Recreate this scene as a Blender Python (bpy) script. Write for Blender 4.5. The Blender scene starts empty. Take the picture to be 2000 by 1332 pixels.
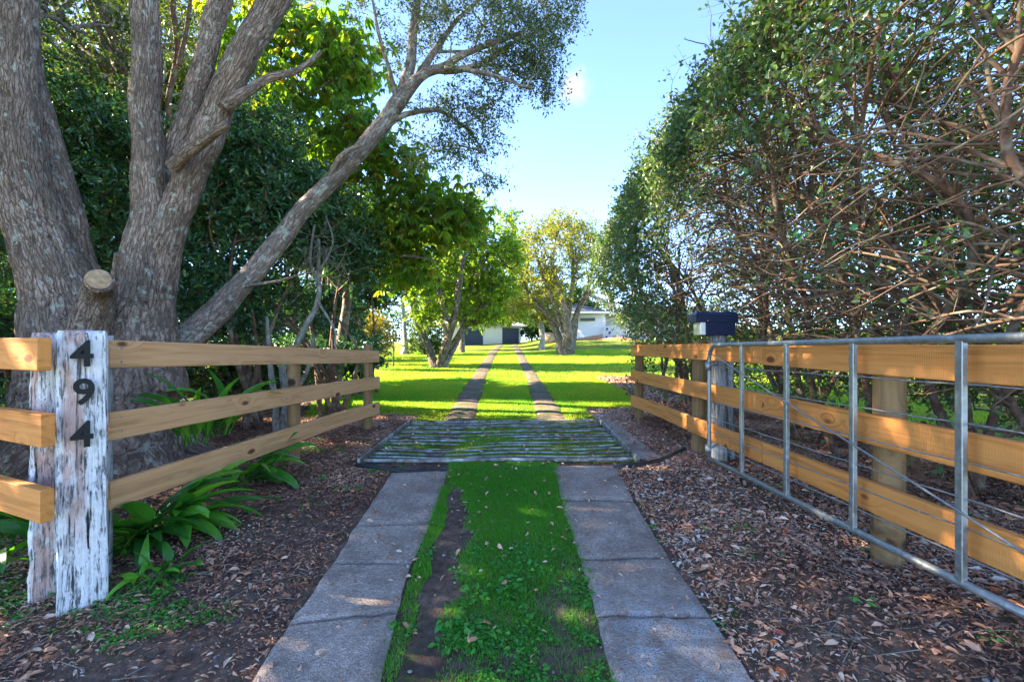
import bpy, math, random
import numpy as np
from mathutils import Vector
random.seed(7); R = np.random.default_rng(7)
S = bpy.context.scene; COL = S.collection
CH = 1.30; F = 889.0            # camera height, focal length in px of a 2000 px wide frame

# ---------------------------------------------------------------- camera, sky, sun, exposure
cd = bpy.data.cameras.new('camera'); cam = bpy.data.objects.new('camera', cd); COL.objects.link(cam)
cam.location = (0, 0, CH); cam.rotation_euler = (math.radians(90), 0, 0)
cd.sensor_width = 36; cd.lens = F/2000*36; cd.shift_y = 0.003; cd.clip_end = 3000; cd.clip_start = 0.05
S.camera = cam
SUN_EL = math.radians(29); SUN_AZ = math.atan2(-0.985, 0.12)
sd = Vector((math.sin(SUN_AZ)*math.cos(SUN_EL), math.cos(SUN_AZ)*math.cos(SUN_EL), math.sin(SUN_EL)))
sl = bpy.data.lights.new('sun', 'SUN'); sl.energy = 5.0; sl.angle = math.radians(0.6); sl.color = (1.0, 0.86, 0.62)
so = bpy.data.objects.new('sun', sl); COL.objects.link(so); so.rotation_euler = sd.to_track_quat('Z', 'Y').to_euler()
W = bpy.data.worlds.new('World'); S.world = W; W.use_nodes = True
wt = W.node_tree; wt.nodes.clear()
def wn(t, **k):
    n = wt.nodes.new(t)
    for a, b in k.items(): setattr(n, a, b)
    return n
sky = wn('ShaderNodeTexSky', sky_type='NISHITA', sun_disc=False, sun_elevation=SUN_EL, sun_rotation=SUN_AZ % (2*math.pi), air_density=0.5, dust_density=0.0, ozone_density=2.2, altitude=300)
bg = wn('ShaderNodeBackground'); bg.inputs[1].default_value = 0.13
out = wn('ShaderNodeOutputWorld')
# one small soft cloud in the sky, placed by direction
tc = wn('ShaderNodeTexCoord'); nz = wn('ShaderNodeTexNoise'); nz.inputs['Scale'].default_value = 22; nz.inputs['Detail'].default_value = 5
cl = Vector(((1124-1000)/F, 1, (672-178)/F)).normalized()
sub = wn('ShaderNodeVectorMath', operation='SUBTRACT'); sub.inputs[1].default_value = cl
scl = wn('ShaderNodeVectorMath', operation='MULTIPLY'); scl.inputs[1].default_value = (30, 26, 31)
ln = wn('ShaderNodeVectorMath', operation='LENGTH')
m1 = wn('ShaderNodeMath', operation='MULTIPLY_ADD'); m1.inputs[1].default_value = 2.6; m1.inputs[2].default_value = -1.3
m2 = wn('ShaderNodeMath', operation='ADD')
mr = wn('ShaderNodeMapRange'); mr.interpolation_type = 'SMOOTHSTEP'
for i, v in enumerate((1.2, -0.1, 0.0, 0.95)): mr.inputs[i+1].default_value = v
mx = wn('ShaderNodeMix', data_type='RGBA'); mx.inputs[7].default_value = (1.05, 1.0, 1.02, 1)
L = wt.links
L.new(tc.outputs['Generated'], sub.inputs[0]); L.new(sub.outputs[0], scl.inputs[0]); L.new(scl.outputs[0], ln.inputs[0])
L.new(tc.outputs['Generated'], nz.inputs['Vector']); L.new(nz.outputs[0], m1.inputs[0]); L.new(m1.outputs[0], m2.inputs[0]); L.new(ln.outputs['Value'], m2.inputs[1])
L.new(m2.outputs[0], mr.inputs[0]); L.new(mr.outputs[0], mx.inputs[0]); L.new(sky.outputs[0], mx.inputs[6]); L.new(mx.outputs[2], bg.inputs[0]); L.new(bg.outputs[0], out.inputs[0])
S.view_settings.view_transform = 'Standard'; S.view_settings.look = 'None'; S.view_settings.gamma = 1
S.view_settings.exposure = 3.1
S.render.engine = 'CYCLES'
S.cycles.max_bounces = 6; S.cycles.transmission_bounces = 5; S.cycles.diffuse_bounces = 4; S.cycles.glossy_bounces = 2; S.cycles.transparent_max_bounces = 4

# ---------------------------------------------------------------- numpy helpers
def sm(a, b, x):
    t = np.clip((np.asarray(x, float)-a)/(b-a), 0, 1); return t*t*(3-2*t)
def _h(ix, iy, iz):
    n = (ix*374761393 + iy*668265263 + iz*2147483647*3) & 0xffffffff
    n = ((n ^ (n >> 13))*1274126177) & 0xffffffff
    return ((n ^ (n >> 16)) & 0xffff)/65535.0
def noise(p):
    p = np.asarray(p, float); i = np.floor(p).astype(np.int64); f = p-i; f = f*f*(3-2*f); r = 0
    for dx in (0, 1):
        for dy in (0, 1):
            for dz in (0, 1):
                w = (f[..., 0] if dx else 1-f[..., 0])*(f[..., 1] if dy else 1-f[..., 1])*(f[..., 2] if dz else 1-f[..., 2])
                r = r + w*_h(i[..., 0]+dx, i[..., 1]+dy, i[..., 2]+dz)
    return r
def fbm(p, o=4):
    p = np.asarray(p, float); r = 0; a = .5; t = 0
    for k in range(o): r = r+a*noise(p*2**k+k*17.3); t += a; a *= .5
    return r/t
def nz2(x, y, s, seed=0.): x = np.asarray(x, float); y = np.asarray(y, float); return fbm(np.stack([x*s+seed, y*s, 0*x+seed], -1), 3)
def unit(v): return v/np.maximum(np.linalg.norm(v, axis=-1, keepdims=True), 1e-9)
def H(x, y):
    x = np.asarray(x, float); y = np.asarray(y, float)
    z = 0.025*np.clip(y-7.2, 0, 54.8) + 0.012*np.clip(y-62, 0, 15)
    t = np.clip(4.9-y, 0, 6); z = z-0.118*(np.sqrt(t*t+.04)-.2)*(1-sm(1.05, 1.9, x))
    z = z+0.75*sm(26, 46, y)*sm(0.5, 6, x) - .12*sm(30, 55, y)*sm(0, 8, -x)
    m = sm(1.5, 2.3, np.abs(x))*(1-sm(7, 9.5, y))
    z = z+m*(nz2(x, y, 1.4)-.5)*.10 + (nz2(x, y, .35, 9)-.5)*.10*sm(8, 14, y)
    return z
def P(px, py, d): return np.array([(px-1000)/F*d, d, CH-(py-672)/F*d])
def G(px, py):
    a, b = 0.5, 110.0
    g = lambda d: CH-(py-672)/F*d-H((px-1000)/F*d, d)
    ds = np.geomspace(a, b, 400); v = g(ds); k = np.argmax(v <= 0) if (v <= 0).any() else len(ds)-1
    lo, hi = ds[max(k-1, 0)], ds[k]
    for _ in range(30):
        m = (lo+hi)/2
        if g(m) > 0: lo = m
        else: hi = m
    return np.array([(px-1000)/F*lo, lo, float(H((px-1000)/F*lo, lo))])

ORG = {}
def thing(name, label, cat, loc=(0, 0, 0), group=None, kind=None):
    o = bpy.data.objects.new(name, None); COL.objects.link(o); o.location = [float(v) for v in loc]; o.empty_display_size = .2
    o['label'] = label; o['category'] = cat
    if group: o['group'] = group
    ORG[o.name] = np.array(loc, float); return o
def tag(o, label=None, cat=None, group=None, kind=None):
    for k, v in (('label', label), ('category', cat), ('group', group), ('kind', kind)):
        if v: o[k] = v
    return o
def build(name, parts, mat, parent=None, smooth=True, loc=None, mats=None):
    """parts: list of (V, F, A): verts, faces (M,K), optional dict of point attributes -> ONE mesh object (world coordinates in)"""
    parts = [p if len(p) > 2 else (p[0], p[1], {}) for p in parts if len(p[0])]
    keys = {}
    for p in parts:
        for k, a in p[2].items(): keys[k] = np.asarray(a).ndim
    off = 0; VV = []; LI = []; LT = []; AA = {k: [] for k in keys}
    for V, Fc, A in parts:
        V = np.asarray(V, float); VV.append(V)
        groups = Fc if isinstance(Fc, list) else [Fc]
        for f in groups:
            f = np.asarray(f); LI.append((f+off).ravel()); LT.append(np.full(len(f), f.shape[1]))
        for k, nd in keys.items():
            a = A.get(k); AA[k].append(np.asarray(a, float) if a is not None else (np.zeros(len(V)) if nd == 1 else np.zeros((len(V), 3))))
        off += len(V)
    V = np.concatenate(VV); li = np.concatenate(LI).astype(np.int32); lt = np.concatenate(LT).astype(np.int32)
    org = ORG.get(parent.name, np.zeros(3)) if parent else (np.array(loc, float) if loc is not None else np.zeros(3))
    me = bpy.data.meshes.new(name)
    me.vertices.add(len(V)); me.vertices.foreach_set('co', (V-org).astype(np.float32).ravel())
    me.loops.add(len(li)); me.loops.foreach_set('vertex_index', li)
    me.polygons.add(len(lt)); me.polygons.foreach_set('loop_start', (np.cumsum(lt)-lt).astype(np.int32)); me.polygons.foreach_set('loop_total', lt)
    me.polygons.foreach_set('use_smooth', np.full(len(lt), bool(smooth)))
    for k, nd in keys.items():
        a = me.attributes.new(k, 'FLOAT' if nd == 1 else 'FLOAT_VECTOR', 'POINT')
        a.data.foreach_set('value' if nd == 1 else 'vector', np.concatenate(AA[k]).astype(np.float32).ravel())
    me.update(calc_edges=True); me.validate()
    me.materials.append(mat)
    o = bpy.data.objects.new(name, me); COL.objects.link(o)
    if parent: o.parent = parent; ORG[o.name] = org
    elif loc is not None: o.location = [float(v) for v in loc]; ORG[o.name] = org
    return o

def frames(p):
    t = unit(np.gradient(p, axis=0)); u = np.zeros_like(t)
    a = np.array([0, 0, 1.]) if abs(t[0][2]) < .9 else np.array([1., 0, 0])
    c = np.cross(t[0], a); u[0] = c/np.linalg.norm(c)
    for i in range(1, len(p)):
        v = u[i-1]-np.dot(u[i-1], t[i])*t[i]; u[i] = v/max(np.linalg.norm(v), 1e-9)
    return t, u, np.cross(t, u)
def tube(p, r, k=8, cap=True, seed=0., disp=None):
    p = np.asarray(p, float); r = np.asarray(r, float)*np.ones(len(p)); t, u, w = frames(p)
    a = np.arange(k)*2*math.pi/k; ca, sa = np.cos(a), np.sin(a)
    s = np.concatenate([[0], np.cumsum(np.linalg.norm(np.diff(p, axis=0), axis=1))])
    rm = float(r.mean()); bc = np.zeros((len(p), k, 3)); bc[..., 0] = ca*rm+seed; bc[..., 1] = sa*rm; bc[..., 2] = s[:, None]
    nr = u[:, None]*ca[None, :, None]+w[:, None]*sa[None, :, None]
    rr = r[:, None]*np.ones((1, k))
    if disp is not None: rr = rr+disp(bc, r[:, None])
    V = (p[:, None]+nr*rr[..., None]).reshape(-1, 3)
    i = np.arange(len(p)-1)[:, None]*k; j = np.arange(k)[None]; j2 = (j+1) % k
    Fq = np.stack([i+j, i+j2, i+k+j2, i+k+j], -1).reshape(-1, 4); bcf = bc.reshape(-1, 3)
    if cap:
        n = len(V); V = np.vstack([V, p[:1], p[-1:]]); bcf = np.vstack([bcf, bcf[:1], bcf[-1:]]); jj = np.arange(k); j3 = (jj+1) % k; e = (len(p)-1)*k
        T = np.vstack([np.stack([np.full(k, n), j3, jj], -1), np.stack([np.full(k, n+1), e+jj, e+j3], -1)])
        return V, [Fq, T], {'bc': bcf}
    return V, Fq, {'bc': bcf}
def segs(A, B, ra, rb, k=4, seed=0.):
    """many straight tapered twigs at once"""
    A = np.asarray(A, float); B = np.asarray(B, float); n = len(A)
    if not n: return (np.zeros((0, 3)), np.zeros((0, 4), int))
    ra = np.ones(n)*ra; rb = np.ones(n)*rb
    t = unit(B-A); u = unit(np.cross(t, np.array([.31, .22, .93]))); w = np.cross(t, u)
    a = np.arange(k)*2*math.pi/k; q = u[:, None]*np.cos(a)[None, :, None]+w[:, None]*np.sin(a)[None, :, None]
    V = np.concatenate([A[:, None]+q*ra[:, None, None], B[:, None]+q*rb[:, None, None]], 1).reshape(-1, 3)
    b = np.arange(n)[:, None]*2*k; j = np.arange(k)[None]; j2 = (j+1) % k
    return V, np.stack([b+j, b+j2, b+k+j2, b+k+j], -1).reshape(-1, 4), {'bc': V*1.0}
def smooth_path(pts, n, wob=0., seed=None):
    pts = np.asarray(pts, float); m = len(pts)
    t = np.linspace(0, m-1, n); i = np.clip(np.floor(t).astype(int), 0, m-2); f = (t-i)[:, None]
    g = lambda k: pts[np.clip(k, 0, m-1)]
    p0, p1, p2, p3 = g(i-1), g(i), g(i+1), g(i+2)
    q = .5*((2*p1)+(-p0+p2)*f+(2*p0-5*p1+4*p2-p3)*f**2+(-p0+3*p1-3*p2+p3)*f**3)
    if wob:
        s = R.uniform(0, 99, 3)
        for a in range(min(3, q.shape[1])): q[:, a] += (fbm(np.stack([t*1.3+s[a], t*0, t*0+a], -1), 3)-.5)*2*wob*np.minimum(1, t)
    return q
# leaf templates: along, across, up
LEAF5 = (np.array([[0, 0, 0], [.5, 0, -.02], [1, 0, -.12], [.28, .5, .07], [.7, .37, .02], [.28, -.5, .07], [.7, -.37, .02]]), np.array([[0, 3, 4, 2, 1], [0, 1, 2, 6, 5]]))
LEAF4 = (np.array([[0, 0, 0], [.45, .5, .08], [1, 0, -.06], [.45, -.5, .08]]), np.array([[0, 3, 2, 1]]))
LITT = (np.array([[0, 0, 0], [.3, .5, .12], [.7, .42, .1], [1, 0, .0], [.7, -.42, .16], [.3, -.5, .05]]), np.array([[0, 5, 4, 3, 2, 1]]))
def leaves(Pp, D, Lg, Wd, tmpl=LEAF5, up=.7, rnd=None, curl=0.):
    n = len(Pp); Pp = np.asarray(Pp, float)
    if not n: return (np.zeros((0, 3)), np.zeros((0, 4), int))
    a = unit(D); nrm = R.normal(size=(n, 3))*(1-up); nrm[:, 2] += up
    nrm = unit(nrm-np.sum(nrm*a, 1, keepdims=True)*a); b = np.cross(nrm, a)
    T, Fc = tmpl; Lg = (np.ones(n)*Lg)[:, None, None]; Wd = (np.ones(n)*Wd)[:, None, None]
    V = Pp[:, None]+a[:, None]*T[None, :, 0:1]*Lg+b[:, None]*T[None, :, 1:2]*Wd+nrm[:, None]*(T[None, :, 2:3]-curl*T[None, :, 0:1]**2)*Lg
    k = len(T); Fa = (np.arange(n)[:, None, None]*k+Fc[None]).reshape(-1, Fc.shape[1])
    rnd = R.random(n) if rnd is None else rnd
    return V.reshape(-1, 3), Fa, {'rnd': np.repeat(rnd, k)}
def rdir(n, up=0.):
    v = unit(R.normal(size=(n, 3))); v[:, 2] += up; return unit(v)
def blob(c, r, n, shell=0.):
    v = unit(R.normal(size=(n, 3))); q = R.random(n)**(1/3); q = shell+(1-shell)*q
    return np.asarray(c)+v*q[:, None]*np.asarray(r)

def grow(paths, att, wob=.12, rt=.004, ex=.5, kdet=(4, 7), sag=.0, near_pow=1.0, maxr=None, up0=.35):
    """paths: [(pts, radii)] fixed trunks; att: points the branches reach.  returns tube parts, tips, tip dirs"""
    N = sum(len(p) for p, _ in paths); cap = N+len(att)*14+10
    pos = np.zeros((cap, 3)); par = np.full(cap, -1); fr = np.zeros(cap); n = 0; chains = []; dr = np.zeros((cap, 3))
    for p, r in paths:
        k = len(p); pos[n:n+k] = p; fr[n:n+k] = r; dr[n:n+k] = unit(np.gradient(np.asarray(p), axis=0)); par[n+1:n+k] = np.arange(n, n+k-1); n += k
    base = pos[:N].mean(0); att = att[np.argsort(np.linalg.norm(att-base, axis=1)+R.random(len(att))*.8)]
    tips = []; td = []
    for a in att:
        v = a-pos[:n]; d = np.linalg.norm(v, axis=1)
        cos = np.sum(v*dr[:n], 1)/np.maximum(d, 1e-6)
        c = d*(1.25-.45*cos)+np.where(pos[:n, 2] > a[2]+.25*d, .35*d, 0)
        i = int(np.argmin(c)); L0 = d[i]
        if L0 < .03: continue
        m = int(min(12, max(2, round(L0/.22)))) if L0 < 3 else 12
        t = np.linspace(0, 1, m+1)[1:, None]; d0 = dr[i]*.6+np.array([0, 0, up0])+R.normal(size=3)*.25
        q = pos[i]+(a-pos[i])*t+d0*L0*.35*(t*(1-t))*2*1.2+R.normal(size=(m, 3))*wob*L0*.18*np.sin(t*math.pi)
        q[:, 2] -= sag*L0*(t[:, 0]*(1-t[:, 0]))
        k = len(q)
        if n+k > cap: break
        pos[n:n+k] = q; par[n] = i; par[n+1:n+k] = np.arange(n, n+k-1)
        g = np.diff(np.vstack([pos[i:i+1], q]), axis=0); dr[n:n+k] = unit(g)
        chains.append([i]+list(range(n, n+k))); tips.append(q[-1]); td.append(dr[n+k-1]); n += k
    cnt = np.zeros(n); 
    for c in chains: cnt[c[-1]] += 1
    for i in range(n-1, -1, -1):
        if par[i] >= 0: cnt[par[i]] += cnt[i]
    rad = rt*np.maximum(cnt, 1)**ex
    parts = []
    for c in chains:
        rr = rad[c].copy(); rr[0] = min(rad[c[0]] if fr[c[0]] == 0 else fr[c[0]], rr[1]*1.25)
        if maxr: rr = np.minimum(rr, maxr)
        parts.append(tube(pos[c], rr, kdet[1] if rr[0] > .02 else kdet[0], cap=False, seed=R.random()*9))
    return parts, np.array(tips), np.array(td), pos[:n].copy(), rad
def foliage(tips, td, tw=4, tl=.35, nl=7, L=.06, Wr=.45, up=.55, tmpl=LEAF5, droop=.1, jit=.03, twr=.0022, curl=.1, rnd=None):
    """leafy twigs at the branch tips -> (leaf part, twig part)"""
    A = np.repeat(tips, tw, 0); D = unit(np.repeat(td, tw, 0)*.6+R.normal(size=A.shape)*.75+np.array([0, 0, .15]))
    ln = tl*R.uniform(.5, 1.2, (len(A), 1)); B = A+D*ln
    t = R.random((len(A), nl, 1))**.7; pos = A[:, None]+(B-A)[:, None]*t+R.normal(size=(len(A), nl, 3))*jit
    dd = unit(D[:, None]*.6+R.normal(size=pos.shape)*.7+np.array([0, 0, -droop])).reshape(-1, 3)
    pos = pos.reshape(-1, 3); n = len(pos); lg = L*R.uniform(.65, 1.25, n)
    return leaves(pos, dd, lg, lg*Wr, tmpl, up, curl=curl), segs(A, B, twr, twr*.5, 3)

def beam(p0, p1, hw, hh, bev=.006, seg=24, up=(0, 0, 1), warp=.0, rough=0.0, seed=None, ends=0.):
    """timber from p0 to p1: half width hw (sideways), half height hh; attribute bc = (along, up, out)"""
    p0 = np.asarray(p0, float); p1 = np.asarray(p1, float); Lg = np.linalg.norm(p1-p0); a = (p1-p0)/Lg
    up = np.asarray(up, float); up = up-np.dot(up, a)*a; up /= np.linalg.norm(up); s = np.cross(a, up)
    seed = R.random()*50 if seed is None else seed
    c = np.array([[-hw+bev, -hh], [hw-bev, -hh], [hw, -hh+bev], [hw, hh-bev], [hw-bev, hh], [-hw+bev, hh], [-hw, hh-bev], [-hw, -hh+bev]])
    t = np.concatenate([[0, bev/Lg], np.linspace(0, 1, seg+1)[1:-1], [1-bev/Lg, 1]]); m = len(t)
    sc = np.ones(m); sc[0] = sc[-1] = 1-bev/max(hw, hh)
    w = (fbm(np.stack([t*Lg*.7+seed, t*0, t*0], -1), 2)-.5)*2*warp; w2 = (fbm(np.stack([t*Lg*.6+seed+40, t*0, t*0], -1), 2)-.5)*2*warp
    C = c[None]*sc[:, None, None]
    V = p0+a*(t*Lg)[:, None, None]+s*(C[..., 0:1]+w[:, None, None])+up*(C[..., 1:2]+w2[:, None, None])
    bc = np.zeros((m, 8, 3)); bc[..., 0] = (t*Lg)[:, None]+seed; bc[..., 1] = C[..., 1]+seed*.7; bc[..., 2] = C[..., 0]+seed*.3
    if rough: V = V+(fbm(np.stack([bc[..., 0]*9, bc[..., 1]*60, bc[..., 2]*60], -1), 3)-.5)[..., None]*rough*(s*np.sign(C[..., 0:1])+up*np.sign(C[..., 1:2]))
    i = np.arange(m-1)[:, None]*8; j = np.arange(8)[None]; j2 = (j+1) % 8
    Fq = np.stack([i+j, i+j2, i+8+j2, i+8+j], -1).reshape(-1, 4); e = (m-1)*8
    return V.reshape(-1, 3), [Fq, np.array([[7, 6, 5, 4, 3, 2, 1, 0], [e+q for q in range(8)]])], {'bc': bc.reshape(-1, 3)}
def box(lo, hi, bev=.0, rz=0., c=None):
    lo = np.array(lo, float); hi = np.array(hi, float); m = (lo+hi)/2
    V, Fc, A = beam([lo[0], m[1], m[2]], [hi[0], m[1], m[2]], (hi[1]-lo[1])/2, (hi[2]-lo[2])/2, max(bev, .0005), 1, seed=1.)
    if rz:
        c = np.array(c if c is not None else m, float); q = V-c; co, si = math.cos(rz), math.sin(rz)
        V = np.stack([q[:, 0]*co-q[:, 1]*si, q[:, 0]*si+q[:, 1]*co, q[:, 2]], -1)+c
    return V, Fc, A

# ---------------------------------------------------------------- materials
class M:
    def __init__(s, name, rough=.8, spec=.3):
        s.m = bpy.data.materials.new(name); s.m.use_nodes = True; s.t = s.m.node_tree; s.t.nodes.clear()
        s.out = s.n('ShaderNodeOutputMaterial'); s.b = s.n('ShaderNodeBsdfPrincipled'); s.b.inputs['Roughness'].default_value = rough
        s.b.inputs['Specular IOR Level'].default_value = spec; s.l(s.b.outputs[0], s.out.inputs[0])
    def n(s, t, **k):
        q = s.t.nodes.new(t)
        for a, b in k.items(): setattr(q, a, b)
        return q
    def l(s, a, b): s.t.links.new(a, b)
    def attr(s, name, vec=True): q = s.n('ShaderNodeAttribute', attribute_name=name); return q.outputs['Vector' if vec else 'Fac']
    def obj(s): return s.n('ShaderNodeTexCoord').outputs['Object']
    def map(s, v, sc): q = s.n('ShaderNodeVectorMath', operation='MULTIPLY'); s.l(v, q.inputs[0]); q.inputs[1].default_value = sc; return q.outputs[0]
    def noise(s, v, scale, det=5, rough=.6, dist=0.):
        q = s.n('ShaderNodeTexNoise'); s.l(v, q.inputs['Vector']); q.inputs['Scale'].default_value = scale; q.inputs['Detail'].default_value = det
        q.inputs['Roughness'].default_value = rough; q.inputs['Distortion'].default_value = dist; return q.outputs[0]
    def vor(s, v, scale, feature='F1', out=0, rnd=1.):
        q = s.n('ShaderNodeTexVoronoi', feature=feature); s.l(v, q.inputs['Vector']); q.inputs['Scale'].default_value = scale; q.inputs['Randomness'].default_value = rnd; return q.outputs[out]
    def wave(s, v, scale, dist=2., det=3, ds=1., dirn='Z', prof='SIN'):
        q = s.n('ShaderNodeTexWave', bands_direction=dirn, wave_profile=prof); s.l(v, q.inputs['Vector']); q.inputs['Scale'].default_value = scale
        q.inputs['Distortion'].default_value = dist; q.inputs['Detail'].default_value = det; q.inputs['Detail Scale'].default_value = ds; return q.outputs['Fac']
    def ramp(s, f, st, interp='LINEAR'):
        q = s.n('ShaderNodeValToRGB'); s.l(f, q.inputs[0]); e = q.color_ramp; e.interpolation = interp
        while len(e.elements) < len(st): e.elements.new(.5)
        for el, (p, c) in zip(e.elements, st):
            el.position = p; el.color = (*c, 1) if not isinstance(c, (int, float)) else (c, c, c, 1)
        return q.outputs[0]
    def mix(s, f, a, b, mode='MIX'):
        q = s.n('ShaderNodeMix', data_type='RGBA', blend_type=mode)
        for i, v in ((0, f), (6, a), (7, b)):
            if isinstance(v, (int, float)): q.inputs[i].default_value = v if i == 0 else (v, v, v, 1)
            elif isinstance(v, tuple): q.inputs[i].default_value = (*v, 1)
            else: s.l(v, q.inputs[i])
        return q.outputs[2]
    def math(s, op, a, b=0., c=0.):
        q = s.n('ShaderNodeMath', operation=op)
        for i, v in enumerate((a, b, c)):
            if isinstance(v, (int, float)): q.inputs[i].default_value = v
            else: s.l(v, q.inputs[i])
        return q.outputs[0]
    def color(s, c):
        if isinstance(c, tuple): s.b.inputs['Base Color'].default_value = (*c, 1)
        else: s.l(c, s.b.inputs['Base Color'])
        return s
    def bump(s, h, dist=.01, st=1.):
        q = s.n('ShaderNodeBump'); s.l(h, q.inputs['Height']); q.inputs['Distance'].default_value = dist; q.inputs['Strength'].default_value = st
        s.l(q.outputs[0], s.b.inputs['Normal']); s.last = q.outputs[0]; return s
def leafmat(name, cols, rough=.4, spec=.5, tr=.35, trc=None, nscale=0):
    m = M(name, rough, spec); st = [(i/max(1, len(cols)-1), c) for i, c in enumerate(cols)]
    c = m.ramp(m.attr('rnd', False), st); m.color(c)
    t = m.n('ShaderNodeBsdfTranslucent'); g = m.mix(1., c, trc or (1.9, 1.7, .5), 'MULTIPLY'); m.l(g, t.inputs[0])
    x = m.n('ShaderNodeMixShader'); x.inputs[0].default_value = tr; m.l(m.b.outputs[0], x.inputs[1]); m.l(t.outputs[0], x.inputs[2]); m.l(x.outputs[0], m.out.inputs[0])
    return m.m
def barkmat(name, dark, mid, light, sc=16., lichen=0., bump=.02, st=.35):
    m = M(name, .95, .15); v = m.map(m.attr('bc'), (1, 1, st)); n1 = m.noise(v, sc, 8, .72, .9); wp = m.n('ShaderNodeVectorMath', operation='MULTIPLY_ADD'); nn = m.n('ShaderNodeTexNoise'); m.l(m.attr('bc'), nn.inputs['Vector']); nn.inputs['Scale'].default_value = 22; nn.inputs['Detail'].default_value = 5; m.l(nn.outputs[1], wp.inputs[0]); wp.inputs[1].default_value = (.045, .045, .09); m.l(m.attr('bc'), wp.inputs[2]); vo = m.vor(m.map(wp.outputs[0], (1, 1, st*.7)), sc*1.1, 'DISTANCE_TO_EDGE')
    crack = m.ramp(vo, [(0., 0.), (.12, 1.)]); c = m.ramp(n1, [(.3, dark), (.5, mid), (.68, light)]); c = m.mix(m.math('MULTIPLY_ADD', crack, -.5, .5), c, dark)
    big = m.noise(m.attr('bc'), 2.2, 3); c = m.mix(m.ramp(big, [(.42, 0.), (.6, .55)]), c, tuple(x*.5 for x in mid))
    if lichen:
        n3 = m.noise(m.attr('bc'), 9., 5, .6, .3); f = m.ramp(n3, [(.60-lichen*.1, 0.), (.66-lichen*.1, .75)]); c = m.mix(f, c, (.42, .44, .36))
    m.color(c); m.bump(m.math('ADD', m.math('MULTIPLY', crack, .6), n1), bump, .9); return m.m
def stemmat(name, a, b, lich=None):
    m = M(name, .9, .2); n = m.noise(m.map(m.attr('bc'), (1, 1, .5)), 25., 4); c = m.ramp(n, [(.3, a), (.7, b)])
    if lich: c = m.mix(m.ramp(m.noise(m.attr('bc'), 7., 4), [(.5, 0.), (.65, .8)]), c, lich)
    m.color(c); m.bump(n, .006, .6); return m.m
def plain(name, c, rough=.6, spec=.4, var=.25, sc=8., bump=0.):
    m = M(name, rough, spec); n = m.noise(m.obj(), sc, 5); m.color(m.ramp(n, [(.3, tuple(x*(1-var) for x in c)), (.7, tuple(min(1, x*(1+var)) for x in c))]))
    if bump: m.bump(n, bump)
    return m.m
def pinemat(name, light, mid, dark, knots=.10):
    m = M(name, .75, .25); bc = m.attr('bc')
    kv = m.map(bc, (1.9, 4.2, 0.)); kd = m.vor(kv, 1.15, 'F1', 0); kw = m.ramp(kd, [(.0, 1.), (.34, 0.)])
    warp = m.n('ShaderNodeVectorMath', operation='ADD'); m.l(m.map(bc, (.75, 15., 9.)), warp.inputs[0]); kk = m.n('ShaderNodeCombineXYZ'); m.l(m.math('MULTIPLY', kw, 2.2), kk.inputs[1]); m.l(kk.outputs[0], warp.inputs[1])
    g = m.noise(warp.outputs[0], 1.6, 4, .55, .8); fine = m.noise(m.map(bc, (2.5, 110., 60.)), 1., 4, .6)
    c = m.ramp(g, [(.3, light), (.46, tuple((a+b)/2 for a, b in zip(light, mid))), (.54, mid), (.62, tuple(x*.66 for x in mid)), (.72, tuple(x*.8 for x in light))]); c = m.mix(m.math('MULTIPLY', fine, .6), c, tuple(x*.62 for x in mid))
    big = m.noise(m.map(bc, (1.2, 3., 3.)), 1.3, 3); c = m.mix(m.ramp(big, [(.35, 0.), (.75, .55)]), c, tuple(x*.8 for x in light))
    c = m.mix(m.ramp(kd, [(.035, 1.), (knots*1.25, .9), (knots*1.25+.04, 0.)]), c, dark)
    saw = m.wave(bc, 24., .6, 2, 1., 'X'); c = m.mix(m.math('MULTIPLY', m.math('MULTIPLY', saw, .10), m.ramp(big, [(.45, 0.), (.55, 1.)])), c, tuple(x*.6 for x in mid))
    m.color(c); m.bump(m.math('ADD', fine, m.math('MULTIPLY', saw, .25)), .0025, .8); return m.m
PINE_L = pinemat('pine_pale_weathered', (.80, .44, .21), (.66, .33, .14), (.09, .025, .012), .085)
PINE_R = pinemat('pine_fresh_orange', (.80, .34, .095), (.66, .235, .055), (.16, .04, .014), .085)
POSTW = pinemat('treated_post', (.36, .22, .10), (.26, .15, .065), (.03, .015, .01), .06)
def weathered():
    m = M('weathered_grey_timber', .95, .1); bc = m.attr('bc'); f = m.noise(m.map(bc, (4., 60., 60.)), 1., 6, .65, .8); c = m.ramp(f, [(.3, (.03, .026, .024)), (.45, (.16, .15, .14)), (.65, (.40, .38, .37))])
    c = m.mix(m.ramp(m.noise(bc, 3.5, 4), [(.5, 0.), (.6, .6)]), c, (.5, .5, .5)); m.color(c); m.bump(f, .012, 1.); return m.m
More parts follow.
